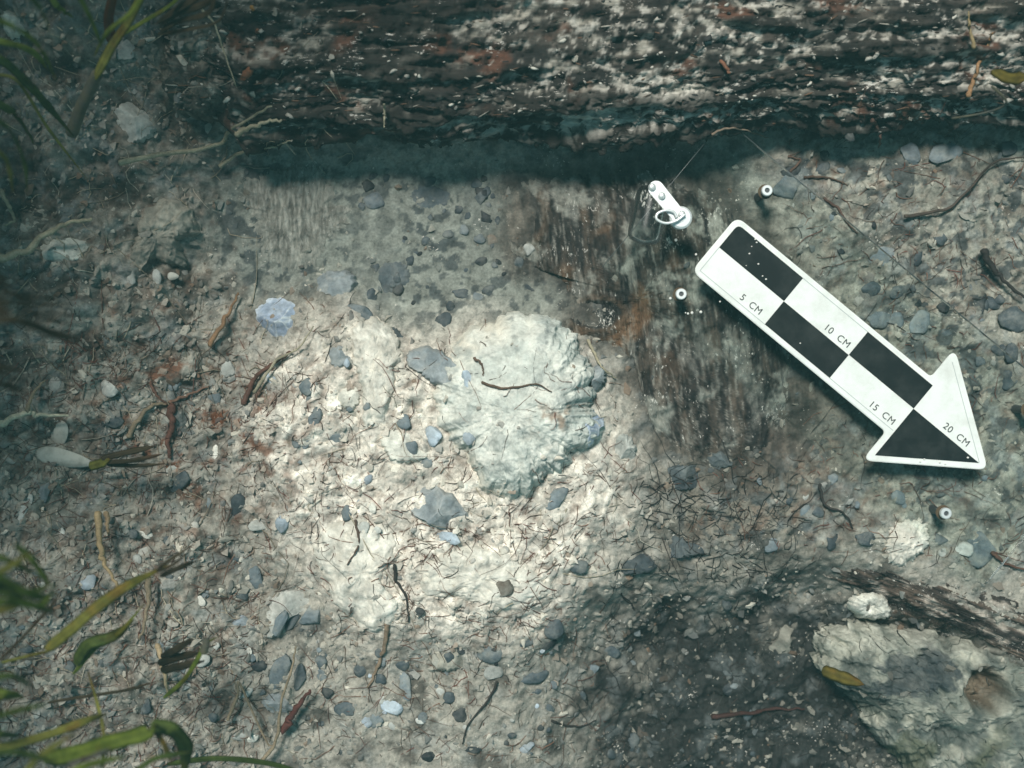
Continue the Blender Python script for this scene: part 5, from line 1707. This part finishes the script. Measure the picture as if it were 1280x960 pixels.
plant('spray of thin blurred green blades in the bottom corner under the curled blades', [
    ([(-30, 905), (15, 890), (60, 880)], (0.30, 0.28, 0.26), 7, 'leaf_green', 0.3),
    ([(-30, 945), (20, 940), (75, 955)], (0.30, 0.29, 0.27), 9, 'leaf_dark', 0.4),
    ([(20, 985), (45, 950), (95, 915)], (0.28, 0.27, 0.25), 8, 'leaf_olive', 0.4),
    ([(60, 990), (100, 960), (160, 945)], (0.27, 0.26, 0.24), 9, 'leaf_green', 0.5),
    ([(-20, 850), (15, 845), (40, 858)], (0.28, 0.27, 0.25), 9, 'leaf_dark', 0.3),
    ([(150, 985), (190, 950), (240, 940)], (0.22, 0.21, 0.20), 7, 'leaf_dark', 0.3),
])
plant('cluster of fine green blades fanning across the top corner', [
    ([(-20, 20), (20, 35), (50, 60), (70, 100)], (0.26, 0.24, 0.21, 0.18), 7, 'leaf_green', 0.3),
    ([(20, -20), (50, 10), (62, 40)], (0.25, 0.23, 0.20), 7, 'leaf_dark', 0.3),
    ([(-20, 145), (10, 160), (30, 200), (34, 240)], (0.24, 0.22, 0.18, 0.15), 7, 'leaf_dark', 0.3),
    ([(-20, 180), (8, 200), (16, 240)], (0.22, 0.20, 0.17), 7, 'leaf_olive', 0.3),
    ([(90, -20), (112, 20), (128, 60)], (0.20, 0.18, 0.15), 6, 'leaf_green', 0.3),
    ([(185, -20), (165, 15), (135, 40), (118, 70)], (0.22, 0.20, 0.17, 0.14), 7, 'leaf_green', 0.3),
])

# unseen seagrass tufts added to dapple the light and leave a bright pool
def shade_tuft(k, x, y, z0, height, nbl, lean):
    e = bpy.data.objects.new('seagrass_plant', None)
    COL.objects.link(e)
    e.location = (x, y, z0)
    tag(e, 'unseen tall seagrass tuft added to dapple the light', 'seagrass', 'unseen seagrass tufts added for shade')
    r = np.random.default_rng(900 + k)
    for b in range(int(nbl * (2.6 if x < -0.2 else 1.6))):
        h = height * r.uniform(0.6, 1.1)
        th = r.uniform(0, 6.28)
        sp = r.uniform(0.05, 0.30) * h
        t = np.linspace(0, 1, 14)
        C = np.stack([r.normal(0, .012) + (sp * math.cos(th) + lean[0] * h) * t ** 1.8, r.normal(0, .012) + (sp * math.sin(th) + lean[1] * h) * t ** 1.8, h * (t - 0.12 * t ** 3)], -1)
        ribbon('blade', C, r.uniform(0.010, 0.016), random.choice(['leaf_green', 'leaf_dark', 'leaf_olive']), e, twist=r.uniform(-1.5, 1.5))


SHADE_TUFTS = [(-0.38, 0.40, .66, 12, (0, .02)), (-0.28, 0.46, .68, 12, (0, 0)), (-0.24, 0.39, .62, 8, (0, .03)), (-0.13, 0.41, .62, 9, (0, .03)), (-0.03, 0.43, .60, 7, (0, .03)),
          (-0.44, 0.28, .66, 12, (0, 0)), (-0.385, 0.20, .60, 11, (0, 0)), (-0.38, 0.08, .60, 11, (0, 0)), (-0.375, -0.05, .56, 11, (0, 0)),
          (-0.38, -0.17, .5, 9, (0, 0)), (-0.46, 0.02, .62, 11, (.02, 0)), (-0.46, 0.15, .65, 11, (.03, 0)),
          (0.30, 0.60, .6, 7, (.0, .0)), (0.36, 0.40, .6, 8, (.1, 0)), (0.40, 0.14, .5, 9, (.05, 0)), (0.40, 0.0, .5, 8, (.1, 0)), (-0.33, 0.34, .6, 10, (0, .02))]
for k, (x, y, h, nb, ln) in enumerate(SHADE_TUFTS):
    i = int(np.argmin(np.abs(XS - x))); j = int(np.argmin(np.abs(YS - y)))
    shade_tuft(k, x, y, float(GZ[j, i]) - 0.005, h, nb, ln)

# ------------------------------------------------------------------ the water itself: faint teal haze between lens and sea bed
def haze():
    m = bpy.data.materials.new('water_haze')
    m.use_nodes = True
    nt = m.node_tree
    nt.nodes.clear()
    o = node(nt, 'ShaderNodeOutputMaterial')
    v = node(nt, 'ShaderNodeVolumePrincipled')
    v.inputs['Color'].default_value = (0.36, 0.86, 0.84, 1)
    v.inputs['Density'].default_value = 0.12
    v.inputs['Anisotropy'].default_value = 0.2
    nt.links.new(v.outputs[0], o.inputs['Volume'])
    V = np.array([(x, y, z) for x in (-6, 6) for y in (-6, 6) for z in (-1.2, 1.3)], float)
    F = np.array([[0, 1, 3, 2], [4, 6, 7, 5], [0, 4, 5, 1], [2, 3, 7, 6], [0, 2, 6, 4], [1, 5, 7, 3]])
    me = mk_mesh('haze', V, F, False)
    obj('haze', me, m, None, 'faint teal sea water over the sea bed', 'water', None, 'stuff')


haze()
